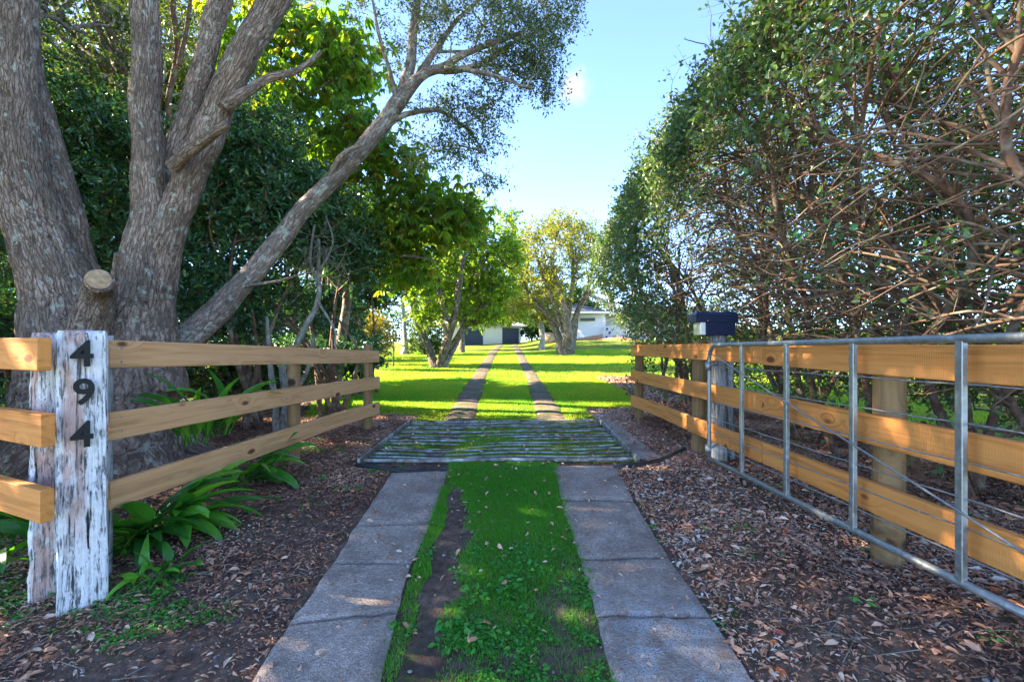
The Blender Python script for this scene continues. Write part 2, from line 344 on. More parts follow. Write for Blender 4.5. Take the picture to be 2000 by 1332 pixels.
def painted():
    m = M('flaking_white_paint_on_timber', .9, .2); bc = m.attr('bc'); st = m.noise(m.map(bc, (3.2, 55., 55.)), 1., 6, .62, 1.2)
    flake = m.noise(m.map(bc, (7., 26., 26.)), 1.6, 6, .7, .5)
    wood = m.ramp(st, [(.3, (.04, .038, .04)), (.5, (.20, .19, .19)), (.7, (.36, .35, .35))])
    white = m.ramp(m.noise(bc, 30., 4), [(.3, (.66, .64, .65)), (.7, (.82, .80, .80))])
    pk = m.ramp(m.noise(m.map(bc, (3.5, 7., 7.)), 1.1, 4, .6), [(.40, 0.), (.50, .85)])
    gx = m.n('ShaderNodeSeparateXYZ'); m.l(bc, gx.inputs[0]); side = m.ramp(m.math('MULTIPLY_ADD', gx.outputs[1], 4.5, .5), [(.05, 0.), (.16, 1.), (.5, 1.), (.6, 0.)])
    hz = m.ramp(m.math('MULTIPLY_ADD', gx.outputs[0], .5, -.9), [(.1, 0.), (.3, 1.)])
    pkm = m.math('MULTIPLY', m.math('MULTIPLY', pk, side), hz)
    white = m.mix(pkm, white, (.56, .33, .27)); f = m.ramp(m.math('MULTIPLY_ADD', flake, .55, m.math('MULTIPLY', st, .5)), [(.45, 1.), (.53, 0.)])
    ck = m.ramp(st, [(.31, 1.), (.36, 0.)]); c = m.mix(f, white, wood); c = m.mix(ck, c, (.02, .018, .018)); m.color(c); m.bump(m.math('ADD', st, m.math('MULTIPLY', flake, .5)), .014, 1.); return m.m
WEATH = weathered(); PAINT = painted()
BARK = barkmat('furrowed_bark', (.06, .04, .03), (.31, .22, .17), (.56, .45, .37), 27., .12, .03, .26)
BARK_L = barkmat('lichen_bark', (.06, .042, .035), (.29, .22, .18), (.52, .45, .39), 28., .45, .02, .3)
BARK_F = barkmat('far_bark', (.05, .038, .03), (.19, .145, .11), (.36, .30, .25), 7., .3, .04)
BARK_P = barkmat('pale_bark', (.14, .12, .10), (.33, .30, .27), (.50, .48, .44), 5., .5, .03)
CUT = plain('cut_wood', (.36, .24, .14), .8, .2, .35, 30.)
STEM = stemmat('brown_stem', (.085, .045, .03), (.21, .125, .085), (.26, .24, .17)); STEMG = stemmat('grey_stem', (.10, .085, .07), (.30, .27, .22), (.34, .36, .30))

# ================================================================ SETTING: ground, driveway
def lawn_mask(x, y):
    j = (nz2(x, y, 1.3, 3)-.5)*1.3
    right = sm(8.5, 9.2, y+j-.1*x)*(1-sm(2.5, 3.1, x+j*.4)*(1-sm(5.0, 5.6, x+j))*(1-sm(15.0, 16.5, y+j)))
    left = sm(7.6, 8.6, y+j*.9)*(1-sm(3.4, 4.3, -x+j)*(1-sm(13, 16, y+j*2))*.75)
    far = np.where(x > 6, 1., 0); far = np.maximum(far, .55*sm(4.9, 5.1, y)*(1-sm(7.3, 7.5, y))*sm(-1.6, -1.3, x)*(1-sm(1.2, 1.4, x))*sm(.35, .5, nz2(x, y, 2.2, 8)))
    mid = sm(7.45, 7.6, y)
    w = sm(-1.75, -1.55, x)*(1-sm(1.35, 1.5, x))
    far = np.maximum(far, 1-sm(-.2, .8, y)); return np.maximum(np.where(x > 0, right, left)*(1-w)+mid*w, far)  # first term: unseen grass verge behind the camera, added for bounce light
def near_axis(a, b, st, far, nf): return np.concatenate([-np.geomspace(far, -a+st, nf), np.arange(a, b+1e-6, st), np.geomspace(b+st, far, nf)])
gx = near_axis(-6, 6, .06, 900, 26); gy = np.concatenate([[-300, -80, -20, -6, -2], np.arange(0, 10, .06), np.arange(10, 30, .3), np.arange(30, 80, 1.5), np.geomspace(82, 1500, 12)])
X, Y = np.meshgrid(gx, gy); Z = H(X, Y)
bare = sm(1.2, 2., np.abs(X))*(Y < 9)
Z = Z+(nz2(X, Y, 9.)-.5)*.025*(Y < 9)
nx, ny = len(gx), len(gy); i = (np.arange(ny-1)[:, None]*nx+np.arange(nx-1)[None]).ravel()
GF = np.stack([i, i+1, i+nx+1, i+nx], -1)
def groundmat():
    m = M('soil_and_lawn', .95, .15); o = m.obj(); lm = m.attr('lawn', False)
    n = m.noise(o, 14., 8, .7); n2 = m.noise(o, 1.7, 4); ch = m.vor(m.map(o, (1, 1, .2)), 55., 'F1', 1); chd = m.vor(o, 55.)
    soil = m.ramp(n, [(.3, (.06, .038, .03)), (.55, (.16, .105, .08)), (.75, (.30, .21, .16))])
    soil = m.mix(m.ramp(n2, [(.45, .0), (.65, .5)]), soil, (.028, .02, .021))
    moss = m.ramp(m.noise(o, 3.1, 5), [(.60, 0.), (.68, .55)]); soil = m.mix(moss, soil, (.05, .09, .015))
    g1 = m.noise(o, .5, 4); g2 = m.noise(o, 26., 5, .7); g3 = m.noise(m.map(o, (1, .55, 1)), 3.2, 5, .7)
    gr = m.ramp(g3, [(.28, (.08, .13, .006)), (.5, (.14, .19, .008)), (.75, (.20, .25, .012))]); gr = m.mix(m.ramp(g1, [(.4, 0.), (.65, .4)]), gr, (.20, .24, .02)); gr = m.mix(m.math('MULTIPLY', g2, .7), gr, m.mix(1., gr, .5, 'MULTIPLY'))
    lf = m.ramp(m.math('ADD', lm, m.math('MULTIPLY_ADD', m.noise(o, 9., 5, .7), .9, -.45)), [(.42, 0.), (.58, 1.)])
    m.color(m.mix(lf, soil, gr)); m.bump(m.math('ADD', n, m.math('MULTIPLY', g2, .5)), .03, .9); return m.m
GROUND_M = groundmat()
ground = build('ground', [(np.stack([X, Y, Z], -1).reshape(-1, 3), GF, {'lawn': lawn_mask(X, Y).ravel()})], GROUND_M); tag(ground, kind='structure')

# unseen sunlit roadway and verge, added behind the camera to bounce light forward
def roadmat():
    m = M('chip_seal', .9, .2); o = m.obj(); m.color(m.ramp(m.noise(o, 60., 5, .8), [(.3, (.24, .23, .21)), (.7, (.40, .38, .35))])); m.bump(m.noise(o, 60., 4), .01); return m.m
xs_ = np.linspace(-60, 60, 121); ys_ = np.linspace(-9.5, -2.6, 24); Xr, Yr = np.meshgrid(xs_, ys_); i = (np.arange(23)[:, None]*121+np.arange(120)[None]).ravel()
rd = build('road', [(np.stack([Xr, Yr, H(Xr, Yr)+.03+.12*(np.clip(Yr+3.2, 0, 1)*0)], -1).reshape(-1, 3), np.stack([i, i+1, i+122, i+121], -1))], roadmat()); tag(rd, kind='structure')
# concrete wheel strips, traced from their joints
def slabs(name, rows, mat, lift=.028, n=10, m=14):
    parts = []
    for (l0, r0), (l1, r1) in rows:
        c = [G(*l0), G(*r0), G(*r1), G(*l1)]
        u = np.linspace(0, 1, m); v = np.linspace(0, 1, n*2); U, Vv = np.meshgrid(u, v)
        Pt = (c[0][None, None]*(1-U[..., None])*(1-Vv[..., None])+c[1]*U[..., None]*(1-Vv[..., None])+c[2]*U[..., None]*Vv[..., None]+c[3]*(1-U[..., None])*Vv[..., None])
        e = (np.minimum(np.minimum(U, 1-U)*.55, np.minimum(Vv, 1-Vv)*.75))
        jx = (fbm(np.stack([Pt[..., 0]*9, Pt[..., 1]*9, U*0], -1))-.5)
        Pt[..., 0] += jx*.028*(e < .02); Pt[..., 1] += (fbm(np.stack([Pt[..., 0]*14, Pt[..., 1]*9, U*0+5], -1))-.5)*.05*((Vv < .01)|(Vv > .99))
        Pt[..., 2] = H(Pt[..., 0], Pt[..., 1])+lift+(R.random()-.5)*.012+(Vv-.5)*(R.random()-.5)*.02-.012*(e < .012)
        V = Pt.reshape(-1, 3); nn = len(V); i = (np.arange(2*n-1)[:, None]*m+np.arange(m-1)[None]).ravel(); Fq = np.stack([i, i+1, i+m+1, i+m], -1)
        rim = np.concatenate([np.arange(m), np.arange(1, 2*n)*m+m-1, (2*n-1)*m+np.arange(m-2, -1, -1), np.arange(2*n-2, 0, -1)*m]); k = len(rim)
        lowv = V[rim]-[0, 0, .10]; j = np.arange(k); Fs = np.stack([rim[(j+1) % k], rim[j], nn+j, nn+(j+1) % k], -1)
        parts.append((np.vstack([V, lowv]), [Fq, Fs]))
    o = build(name, parts, mat, smooth=False); tag(o, kind='structure'); return o
def concmat(name, a, b, c, agg=1.):
    m = M(name, .9, .25); o = m.obj(); n = m.noise(o, 3., 7, .7); f = m.noise(o, 80., 4, .8); st = m.vor(o, 95., 'F1', 1); sx = m.n('ShaderNodeSeparateColor'); m.l(st, sx.inputs[0])
    col = m.ramp(n, [(.3, a), (.5, b), (.72, c)]); agf = m.ramp(sx.outputs[0], [(.0, .6), (.5, 1.), (.85, 1.12), (.97, 1.5)]); col = m.mix(.8*agg, col, m.mix(1., col, agf, 'MULTIPLY'))
    y = m.n('ShaderNodeSeparateXYZ'); m.l(o, y.inputs[0]); worn = m.math('MULTIPLY', m.ramp(m.noise(o, 7., 7, .75), [(.47, 0.), (.53, 1.)]), m.ramp(m.math('MULTIPLY', y.outputs[1], .2), [(.5, 1.), (.58, 0.)]))
    rt = m.ramp(m.math('MULTIPLY_ADD', y.outputs[0], .5, .5), [(.66, .06), (.76, .75)]); worn = m.math('MULTIPLY', worn, rt)
    col = m.mix(worn, col, m.mix(1., m.ramp(m.vor(o, 85., 'F1', 0), [(.22, .25), (.42, 1.)]), (.42, .41, .41), 'MULTIPLY'))
    stain = m.ramp(m.noise(o, 2.3, 7, .7), [(.46, 0.), (.66, .6)]); col = m.mix(stain, col, tuple(x*.55 for x in a))
    m.color(col); m.bump(m.math('ADD', m.math('MULTIPLY', f, .5), m.vor(o, 95., 'F1', 0)), .005, .9); return m.m
CONC = concmat('aggregate_concrete', (.22, .165, .135), (.33, .255, .212), (.43, .345, .295))
g = 3
slabs('driveway', [
    (((478, 1360), (732, 1370)), ((563, 1228), (774, 1206))), (((566, 1224), (775, 1202)), ((650, 1106), (803, 1108))), (((652, 1103), (803, 1105)), ((694, 1033), (839, 1028))), (((696, 1029), (840, 1024)), ((765, 926), (877, 922))),
    (((1203, 1370), (1490, 1372)), ((1166, 1213), (1388, 1212))), (((1165, 1208), (1386, 1207)), ((1134, 1099), (1305, 1093))), (((1133, 1095), (1303, 1089)), ((1096, 981), (1238, 983))), (((1095, 977), (1236, 979)), ((1083, 913), (1200, 912)))], CONC)
# gravel wheel tracks through the lawn
def track(rows, name):
    parts = []
    pts = np.array([[*G(*a)[:2], *G(*b)[:2]] for a, b in rows]); q = smooth_path(pts[:, :], 260)
    yy = q[:, 1:2]; w = 9
    u = np.linspace(0, 1, w)[None]; Xx = q[:, 0:1]*(1-u)+q[:, 2:3]*u; Yy = q[:, 1:2]*(1-u)+q[:, 3:4]*u
    Xx[:, 0] += (nz2(Xx[:, 0], Yy[:, 0], 5.)-.5)*.16; Xx[:, -1] += (nz2(Xx[:, -1], Yy[:, -1], 5.)-.5)*.16
    Zz = H(Xx, Yy)+.03-.02*np.abs(u*2-1)**4; i = (np.arange(259)[:, None]*w+np.arange(w-1)[None]).ravel()
    return (np.stack([Xx, Yy, Zz], -1).reshape(-1, 3), np.stack([i, i+1, i+w+1, i+w], -1))
def gravelmat():
    m = M('packed_gravel', .95, .2); o = m.obj(); n = m.noise(o, 2.2, 6, .7); v = m.vor(o, 38., 'F1', 1); s = m.n('ShaderNodeSeparateColor'); m.l(v, s.inputs[0])
    c = m.ramp(n, [(.3, (.08, .055, .04)), (.55, (.16, .115, .09)), (.75, (.24, .18, .14))]); c = m.mix(.7, c, m.mix(1., c, m.ramp(s.outputs[0], [(0., .5), (1., 1.5)]), 'MULTIPLY'))
    gr = m.ramp(m.noise(o, 5., 6, .75), [(.52, 0.), (.58, .85)]); c = m.mix(gr, c, (.06, .11, .012)); m.color(c); m.bump(m.vor(o, 38.), .012, .8); return m.m
GRAV = gravelmat()
TRK = [[((866, 828), (926, 828)), ((893, 780), (936, 780)), ((922, 735), (950, 735)), ((945, 705), (963, 705)), ((957, 688), (971, 688)), ((966, 679), (978, 679)), ((972, 674), (983, 674))],
       [((1049, 826), (1108, 826)), ((1040, 780), (1080, 780)), ((1027, 735), (1050, 735)), ((1014, 705), (1030, 705)), ((1007, 688), (1020, 688)), ((1003, 678), (1014, 678)), ((1000, 673.4), (1010, 673.4))]]
tr = build('track', [track(t, '') for t in TRK], GRAV); tag(tr, kind='structure')

# ================================================================ FENCES, POSTS, GATE
def fence_rail(name, p0, p1, mat, parent, hh=.089, hw=.024, screws=(), side=1, **k):
    r = build(name, [beam(p0, p1, hw, hh, .005, 40, warp=.012, **k)], mat, parent, smooth=False)
    return r
def screw(parent, p, nrm):
    nrm = unit(np.array(nrm, float)); V, Fc, A = tube([p-nrm*.004, p+nrm*.0015, p+nrm*.0025], [.009, .009, .004], 10)
    build('screw', [(V, Fc)], GALV, parent)
GALVm = M('galvanised_steel', .42, .5); _o = GALVm.obj(); GALVm.b.inputs['Metallic'].default_value = .75
_v = GALVm.noise(_o, 32., 5, .6); _w = GALVm.noise(_o, 6., 4)
GALVm.color(GALVm.mix(GALVm.ramp(_w, [(.5, 0.), (.7, .5)]), GALVm.ramp(_v, [(.3, (.24, .25, .255)), (.6, (.36, .375, .38)), (.72, (.5, .5, .5))]), (.36, .34, .30)))
GALVm.l(GALVm.ramp(_v, [(.3, .36), (.7, .6)]), GALVm.b.inputs['Roughness']); GALVm.bump(_v, .002, .6); GALV = GALVm.m

def gz(x, y): return float(H(x, y))
def post(parent, x, y, w, d, top, mat, yaw=0., name='post', lean=0.):
    z0 = gz(x, y)-.25; V, Fc, A = tube(smooth_path([[x-.008, y, z0], [x, y, (z0+top)/2], [x+.004, y, top-.012], [x+.004, y, top]], 40), np.r_[np.full(38, w/2), w/2-.004, w/2-.014], 28, seed=R.random()*9, disp=lambda b, r: (fbm(np.stack([b[..., 0]*30, b[..., 1]*30, b[..., 2]*2.], -1), 2)-.5)*.008)
    A['bc'] = A['bc'][:, [2, 0, 1]]; return build(name, [(V, Fc, A)], mat, parent)
# left front fence (number post towards the cattle grid)
a = np.array([-2.58, 2.90]); b = np.array([-2.05, 6.97]); dv = unit(b-a); nv = np.array([dv[1], -dv[0]])
fl = thing('wooden_fence', 'pale three rail timber fence left of the driveway, ending near the cattle grid', 'fence', (*((a+b)/2), -.1), 'post and rail timber fences')
zt = [(P(210, 693, 2.90)[2], P(736, 696, 6.97)[2]), (P(210, 831, 2.90)[2], P(736, 746, 6.97)[2]), (P(212, 970, 2.90)[2], P(740, 795, 6.97)[2])]
for k, (z0, z1) in enumerate(zt):
    r = fence_rail('rail', [*a, z0], [*b, z1], PINE_L, fl, seed=3.3+k*7)
    for dz in (-.045, .045): screw(r, np.array([*(a+dv*.07+nv*.024), z0+dz]), [*nv, 0])
for t, w in ((.012, .06), (.515, .135), (.965, .135)):
    p = a+(b-a)*t-nv*(.024+w/2+.004); post(fl, p[0], p[1], w, w, [1.30, 1.245, 1.2][int(t*2+.01)]-.0, POSTW if t > .1 else WEATH if t < .1 else POSTW, math.atan2(nv[1], nv[0]))
# far left fence running away to the left
c = P(92, 690, 2.46)[:2]; e = c+np.array([-3.6, 1.55]); dv2 = unit(e-c); nv2 = np.array([dv2[1], -dv2[0]])
fl2 = thing('wooden_fence', 'orange timber fence at the left picture edge, its rails ending at the number post', 'fence', (*((c+e)/2), -.2), 'post and rail timber fences')
for k, (y0, y1) in enumerate(((658, 720), (805, 869), (948, 1018))):
    z0 = CH-((y0+y1)/2-672)/F*2.5; r = fence_rail('rail', [*c, z0], [*e, z0+.02], PINE_R, fl2, seed=60+k*5, hw=.03)
post(fl2, *(c+dv2*2.4+np.array([.0, .14])), .17, .17, 1.25, POSTW)
# number post: an old painted sleeper with a second weathered timber behind it
np_ = thing('house_number_post', 'old sleeper post with flaking white paint and black number 494 between the two left fences', 'post', (*P(163, 1190, 2.62)[:2], gz(-2.47, 2.62)))
def sleeper(name, ctr, w, thick, zb, zt, mat, groove, seed, taper=0., rndtop=.05, parent=np_):
    nx_, nz_ = 70, 240; per = []
    u = np.linspace(-1, 1, nx_); cr = .03
    xs = np.concatenate([u*(w/2), np.full(14, w/2), -u*(w/2), np.full(14, -w/2)]); ys = np.concatenate([np.full(nx_, -thick/2), np.linspace(-thick/2, thick/2, 16)[1:-1], np.full(nx_, thick/2), np.linspace(thick/2, -thick/2, 16)[1:-1]])
    k = len(xs); rx = w/2; ry = thick/2; s = 1-.03*(np.abs(xs/rx)**8*np.abs(ys/ry)**8); t = np.linspace(0, 1, nz_)
    zz = zb+(zt-zb)*t
    Xp = xs[None]*s*np.ones((nz_, 1)); Yp = ys[None]*s*np.ones((nz_, 1)); Zp = zz[:, None]*np.ones((1, k))
    end = np.clip((zz-(zt-rndtop))/rndtop, 0, 1)[:, None]; f = np.sqrt(np.maximum(1-end**2*.55, .05)); Xp *= np.where(end > 0, .93+.07*(1-end**2), 1); Yp *= f
    Xp *= (1+taper*(1-t))[:, None]
    q = np.stack([Xp*55+seed, Yp*55, Zp*3.+seed], -1); g1 = fbm(q, 4); g2 = fbm(np.stack([Xp*14, Yp*14, Zp*1.1+seed], -1), 3); g3 = fbm(np.stack([Xp*9+3, Yp*9, Zp*7.+seed], -1), 4)
    dep = -groove*np.clip(.46-g1, 0, 1)*4*.35-groove*.9*sm(.56, .66, g2)+(g3-.5)*groove*1.2
    nn = unit(np.stack([np.sign(xs)*(np.abs(xs/rx)**9), np.sign(ys)*(np.abs(ys/ry)**9)], -1)+1e-6)
    Xp += nn[None, :, 0]*dep; Yp += nn[None, :, 1]*dep
    th = math.atan2(-ctr[0], ctr[1]); co, si = math.cos(th), math.sin(th); V = np.stack([Xp*co-Yp*si+ctr[0], Xp*si+Yp*co+ctr[1], Zp], -1).reshape(-1, 3); bc = np.stack([Zp+seed, Xp, Yp+seed], -1).reshape(-1, 3)
    i = np.arange(nz_-1)[:, None]*k; j = np.arange(k)[None]; j2 = (j+1) % k; Fq = np.stack([i+j, i+j2, i+k+j2, i+k+j], -1).reshape(-1, 4)
    n = len(V); V = np.vstack([V, [[ctr[0], ctr[1], zt+.008]]]); bc = np.vstack([bc, [[zt, 0, 0]]]); e_ = (nz_-1)*k; jj = np.arange(k)
    return build(name, [(V, [Fq, np.stack([np.full(k, n), e_+jj, e_+(jj+1) % k], -1)], {'bc': bc})], mat, parent)
yF = 2.62; xl = P(112, 0, yF)[0]; xr = P(213, 0, yF)[0]; ztop = P(0, 646, yF+.05)[2]
sleeper('painted_board', P(162, 0, 2.70)[:2], .222, .15, gz(-2.47, 2.62)-.10, ztop, PAINT, .012, 2.)
sleeper('weathered_board', P(100, 0, 2.775)[:2], .175, .13, gz(-2.9, 2.85)-.1, P(0, 649, 2.775)[2]-.005, PAINT, .026, 31., .12)
def digit(ch, px, py, hpx, yy):
    cu = bpy.data.curves.new('n', 'FONT'); cu.body = ch; cu.extrude = .008; cu.offset = .02; cu.bevel_depth = .001; cu.size = 1
    cu.align_x = 'CENTER'; cu.align_y = 'CENTER'; ob = bpy.data.objects.new('n', cu); COL.objects.link(ob); dg = bpy.context.evaluated_depsgraph_get(); me = bpy.data.meshes.new_from_object(ob.evaluated_get(dg)); bpy.data.objects.remove(ob)
    V = np.array([v.co[:] for v in me.vertices]); lo = V.min(0); hi = V.max(0); s = hpx/F*yy/(hi[1]-lo[1]); V[:, :2] = (V[:, :2]-(lo+hi)[:2]/2)*s; c = P(px, py, yy); th = math.atan2(-c[0], c[1]); co, si = math.cos(th), math.sin(th); V[:, 0] *= .96
    W_ = np.stack([V[:, 0]*co+V[:, 2]*si+c[0], V[:, 0]*si-V[:, 2]*co+c[1], V[:, 1]+c[2]], -1); org = ORG[np_.name]
    m2 = bpy.data.meshes.new('numeral'); m2.from_pydata([tuple(q) for q in W_-org], [], [tuple(p.vertices) for p in me.polygons]); m2.materials.append(BLACK)
    o = bpy.data.objects.new('numeral', m2); COL.objects.link(o); o.parent = np_
BLACK = plain('black_plastic', (.010, .010, .011), .55, .2, .2)
for ch, px, py, h in (('4', 160, 690, 52), ('9', 164, 765, 52), ('4', 160, 848, 51)): digit(ch, px, py, h, 2.70-.096*.727)
# right fence
fr = thing('wooden_fence', 'long orange three rail timber fence on the right of the driveway behind the metal gate', 'fence', (2.2, 4.5, 0), 'post and rail timber fences')
A0 = np.array([2.08, 7.88]); A1 = np.array([2.235, .4]); dA = unit(A1-A0)
def railz(px_a, ya, da, px_b, yb, db):  # line of z against y through two seen points
    za = CH-(ya-672)/F*da; zb_ = CH-(yb-672)/F*db; return lambda y: za+(zb_-za)*(y-da)/(db-da)
for k, (ya, yb) in enumerate(((682.5, 711), (732.5, 890), (781, 1065))):
    f = railz(0, ya, 7.88, 0, yb, 1.0*(2.20*F/940))
    za, zb_ = f(7.88), f(.4); mid = A0+dA*(7.88-3.9)
    fence_rail('rail', [*A0, za], [*(mid-dA*.002), f(3.9)], PINE_R, fr, seed=101+k*9, hh=.09); fence_rail('rail', [*(mid+dA*.002), f(3.9)], [*A1, zb_], PINE_R, fr, seed=131+k*11, hh=.09)
for px, y, w in ((1248, 7.82, .15), (1368, 5.45, .165), (1711, 2.78, .165), (0, .7, .16)):
    x = 2.08+(7.88-y)*.0207+.03+w/2; post(fr, x, y, w, w, 1.285, POSTW)
# old gate post with the mailbox on top
gp = thing('gate_post', 'grey weathered round timber gate post carrying the dark blue mailbox', 'post', (2.40, 5.02, 0))
xg0, xg1 = P(1393, 0, 4.98)[0], P(1424, 0, 4.98)[0]
def rough_post(name, x, y, r, zt, seed, par, mat=WEATH, k=40):
    p = smooth_path([[x+.02, y, -.2], [x, y, .5], [x, y, zt]], 70); dsp = lambda bc, rr: (fbm(np.stack([bc[..., 0]*60, bc[..., 1]*60, bc[..., 2]*2.5], -1), 3)-.5)*rr*.28
    V, Fc, A = tube(p, r, k, seed=seed, disp=dsp); A['bc'] = A['bc'][:, [2, 0, 1]]; return build(name, [(V, Fc, A)], mat, par)
rough_post('timber_post', 2.27, 5.03, .088, P(0, 652, 4.98)[2], 1., gp); rough_post('strainer_board', 2.43, 5.08, .045, P(0, 664, 5.05)[2], 8., gp, k=10)
mb = thing('mailbox', 'dark blue metal mailbox with silver end panel standing on the old gate post', 'mailbox', (2.2, 5.0, 1.38))
NAVY = M('navy_enamel', .45, .25); NAVY.color((.0025, .008, .035)); NAVY.bump(NAVY.noise(NAVY.obj(), 9., 3), .001, .4); pass
SILV = M('brushed_metal_plate', .35, .5); SILV.b.inputs['Metallic'].default_value = .7; SILV.color((.55, .57, .56))
x0 = P(1379, 0, 4.9)[0]; x1 = P(1437, 0, 4.9)[0]; zb = P(0, 655, 4.9)[2]; zm = P(0, 628, 4.9)[2]; z1 = P(0, 609, 4.9)[2]
build('mailbox_body', [box([x0, 4.9, zb], [x1, 5.12, zm], .004)], NAVY.m, mb, smooth=False)
V = [[x0-.02, 4.885, zm-.004], [x1+.02, 4.885, zm-.004], [x1+.02, 5.15, zm-.004], [x0-.10, 5.15, zm-.004], [x0-.115, 4.885, zm-.004], [x0-.115, 4.885, z1-.03], [x0-.09, 4.91, z1], [x1+.005, 4.91, z1], [x1+.02, 4.885, z1-.03], [x1+.02, 5.15, z1-.03], [x0-.10, 5.15, z1-.03], [x1+.0, 5.12, z1], [x0-.085, 5.12, z1]]
V = np.array(V); lid = [np.array([[4, 0, 1, 8]]) ]
Fl = [(4, 1, 8, 5), (5, 8, 7, 6), (6, 7, 11, 12), (8, 1, 2, 9), (8, 9, 11, 7), (9, 2, 3, 10), (10, 12, 11, 9), (4, 5, 10, 3), (5, 6, 12, 10), (4, 3, 2, 1)]
build('mailbox_lid', [(V, np.array(Fl))], NAVY.m, mb, smooth=False)
build('end_panel', [box([x0-.055, 4.905, zb+.006], [x0-.002, 5.10, zm-.008], .002)], SILV.m, mb, smooth=False)
build('lock', [tube([[x0+.01, 4.883, zm+.006], [x0+.01, 4.876, zm+.006]], .006, 8)[:2]], SILV.m, mb)
# galvanised gate
gt = thing('farm_gate', 'galvanised tubular steel farm gate with wire rails standing open against the right fence', 'gate', (2.04, 4.7, .1))
XG = 2.045; y0g, y1g = 4.72, .85
ztp = lambda y: 1.29+(4.7-y)*.0135; zbt = lambda y: .105+(4.7-y)*.036
def xg(y): return XG+(4.7-y)*.012
top = [[xg(y0g), y0g, zbt(y0g)]]+[[xg(y0g), y0g, z] for z in np.linspace(.2, 1.12, 6)]
for q in np.linspace(0, math.pi/2, 8)[1:]: top.append([xg(y0g), y0g-.16*(1-math.cos(q)), 1.13+.16*math.sin(q)])
for y in np.linspace(4.4, y1g+.16, 10): top.append([xg(y), y, ztp(y)])
for q in np.linspace(0, math.pi/2, 6)[1:]: top.append([xg(y1g), y1g+.16*(1-math.sin(q)), ztp(y1g)-.16*(1-math.cos(q))])
for z in (1., .6, .3, zbt(y1g)): top.append([xg(y1g), y1g, z])
build('gate_frame', [tube(top, .0205, 16)[:2], tube([[xg(y0g), y0g, zbt(y0g)+.012], [xg(2.5), 2.5, zbt(2.5)], [xg(y1g), y1g, zbt(y1g)]], .0205, 16)[:2]], GALV, gt)
for y in (4.06, 3.41, 2.755, 2.10, 1.45): build('upright', [beam([xg(y)-.004, y, zbt(y)+.0], [xg(y)-.004, y, ztp(y)-.01], .014, .019, .003, 2, up=(0, 1, 0))[:2]], GALV, gt, smooth=False)
for za, zc in ((1.075, 1.116), (.888, .936), (.708, .757), (.544, .59), (.396, .454), (.269, .322)):
    f = lambda y: za+(zc-za)*(4.7-y)/2.6
    yy = np.linspace(y0g, y1g, 24); build('wire_rail', [tube([[xg(y)+.012+.004*math.sin(y*9), y, f(y)-.006*math.sin((y-.1)*math.pi/.65)**2] for y in yy], .0042, 6)[:2]], GALV, gt)
build('diagonal_brace', [tube([[xg(y)-.024, y, 1.235-(4.7-y)*.272+.012*math.sin(y*1.2)] for y in np.linspace(4.7, .95, 14)], .0062, 7)[:2]], GALV, gt)
for z in (1.07, .21):
    build('hinge', [tube([[XG-.01, 4.72, z-.045], [XG-.01, 4.72, z+.045]], .032, 14)[:2], tube([[XG, 4.73, z], [XG+.12, 4.86, z+.003], [2.25, 4.97, z]], .011, 8)[:2], tube([[XG+.02, 4.76, z-.05], [XG+.02, 4.76, z+.06]], .011, 8)[:2]], GALV, gt)
# cattle grid
STEEL = M('rusty_galvanised_pipe', .65, .4); _o = STEEL.obj(); STEEL.b.inputs['Metallic'].default_value = .15; STEEL.color(STEEL.ramp(STEEL.noise(_o, 6., 6, .7), [(.36, (.12, .08, .055)), (.5, (.26, .25, .23)), (.64, (.46, .50, .49))])); STEEL.bump(STEEL.noise(_o, 40., 4), .003)
cg = thing('cattle_grid', 'rusty steel pipe cattle grid with grass growing through it across the driveway', 'cattle grid', (-.1, 6.2, 0))
nb = 15; NL, NR, FL, FR = G(712, 906), G(1236, 903), G(803, 829), G(1166, 823)
for k in range(nb):
    t = k/(nb-1); l = NL+(FL-NL)*t; r_ = NR+(FR-NR)*t; q = np.linspace(0, 1, 40)[:, None]; p = l+(r_-l)*q
    s = [.01, .035, .035, .04, .05, .02, .008, .02, .02, .012, .02, .025, .02, .03, .0][k]
    p[:, 2] = .036-s*.8*np.exp(-((q[:, 0]-.27)/.16)**2)-s*.5*np.exp(-((q[:, 0]-.8)/.14)**2)+.006*math.sin(k*3.)
    if k in (5, 6, 7, 10): p[:, 2] -= .03*np.exp(-((q[:, 0]-(.35 if k % 2 else .45))/.13)**2)
    p[:, 1] += .03*np.sin(q[:, 0]*math.pi*(1+k % 3)+k)*(.4+(k in (4, 5, 6))*1.2)*np.minimum(1, 8*np.minimum(q[:, 0], 1-q[:, 0]))
    build('bar', [tube(p, .0125 if k not in (0, nb-1) else .022, 12)[:2]], STEEL.m, cg)
for nm, a_, b_, zz in (('side_rail', NL+[-.05, -.05, 0], FL+[-.04, .05, 0], .0), ('side_rail', NR+[.05, -.05, 0], FR+[.04, .05, 0], .0)):
    build(nm, [beam([a_[0], a_[1], .02], [b_[0], b_[1], .02], .012, .05, .003, 8)[:2]], STEEL.m, cg, smooth=False)
kb = slabs('kerb', [((( 1172, 826), (1200, 826)), ((1253, 899), (1292, 897)))], CONC, lift=.035)
PIPE = plain('black_polythene_pipe', (.012, .014, .018), .35, .5, .2)
hp = [G(696, 913), G(735, 917), G(800, 920), G(900, 918), G(1050, 915), G(1180, 914), G(1215, 914), G(1255, 911), G(1290, 903), G(1315, 891), G(1338, 880)]
hp = np.array([h+[0, 0, .026] for h in hp]); hp[2:6, 2] -= .035
ho = build('water_pipe', [tube(smooth_path(hp, 60), .026, 12)[:2]], PIPE, loc=hp[5]); tag(ho, 'black plastic pipe lying along the near edge of the cattle grid', 'pipe')
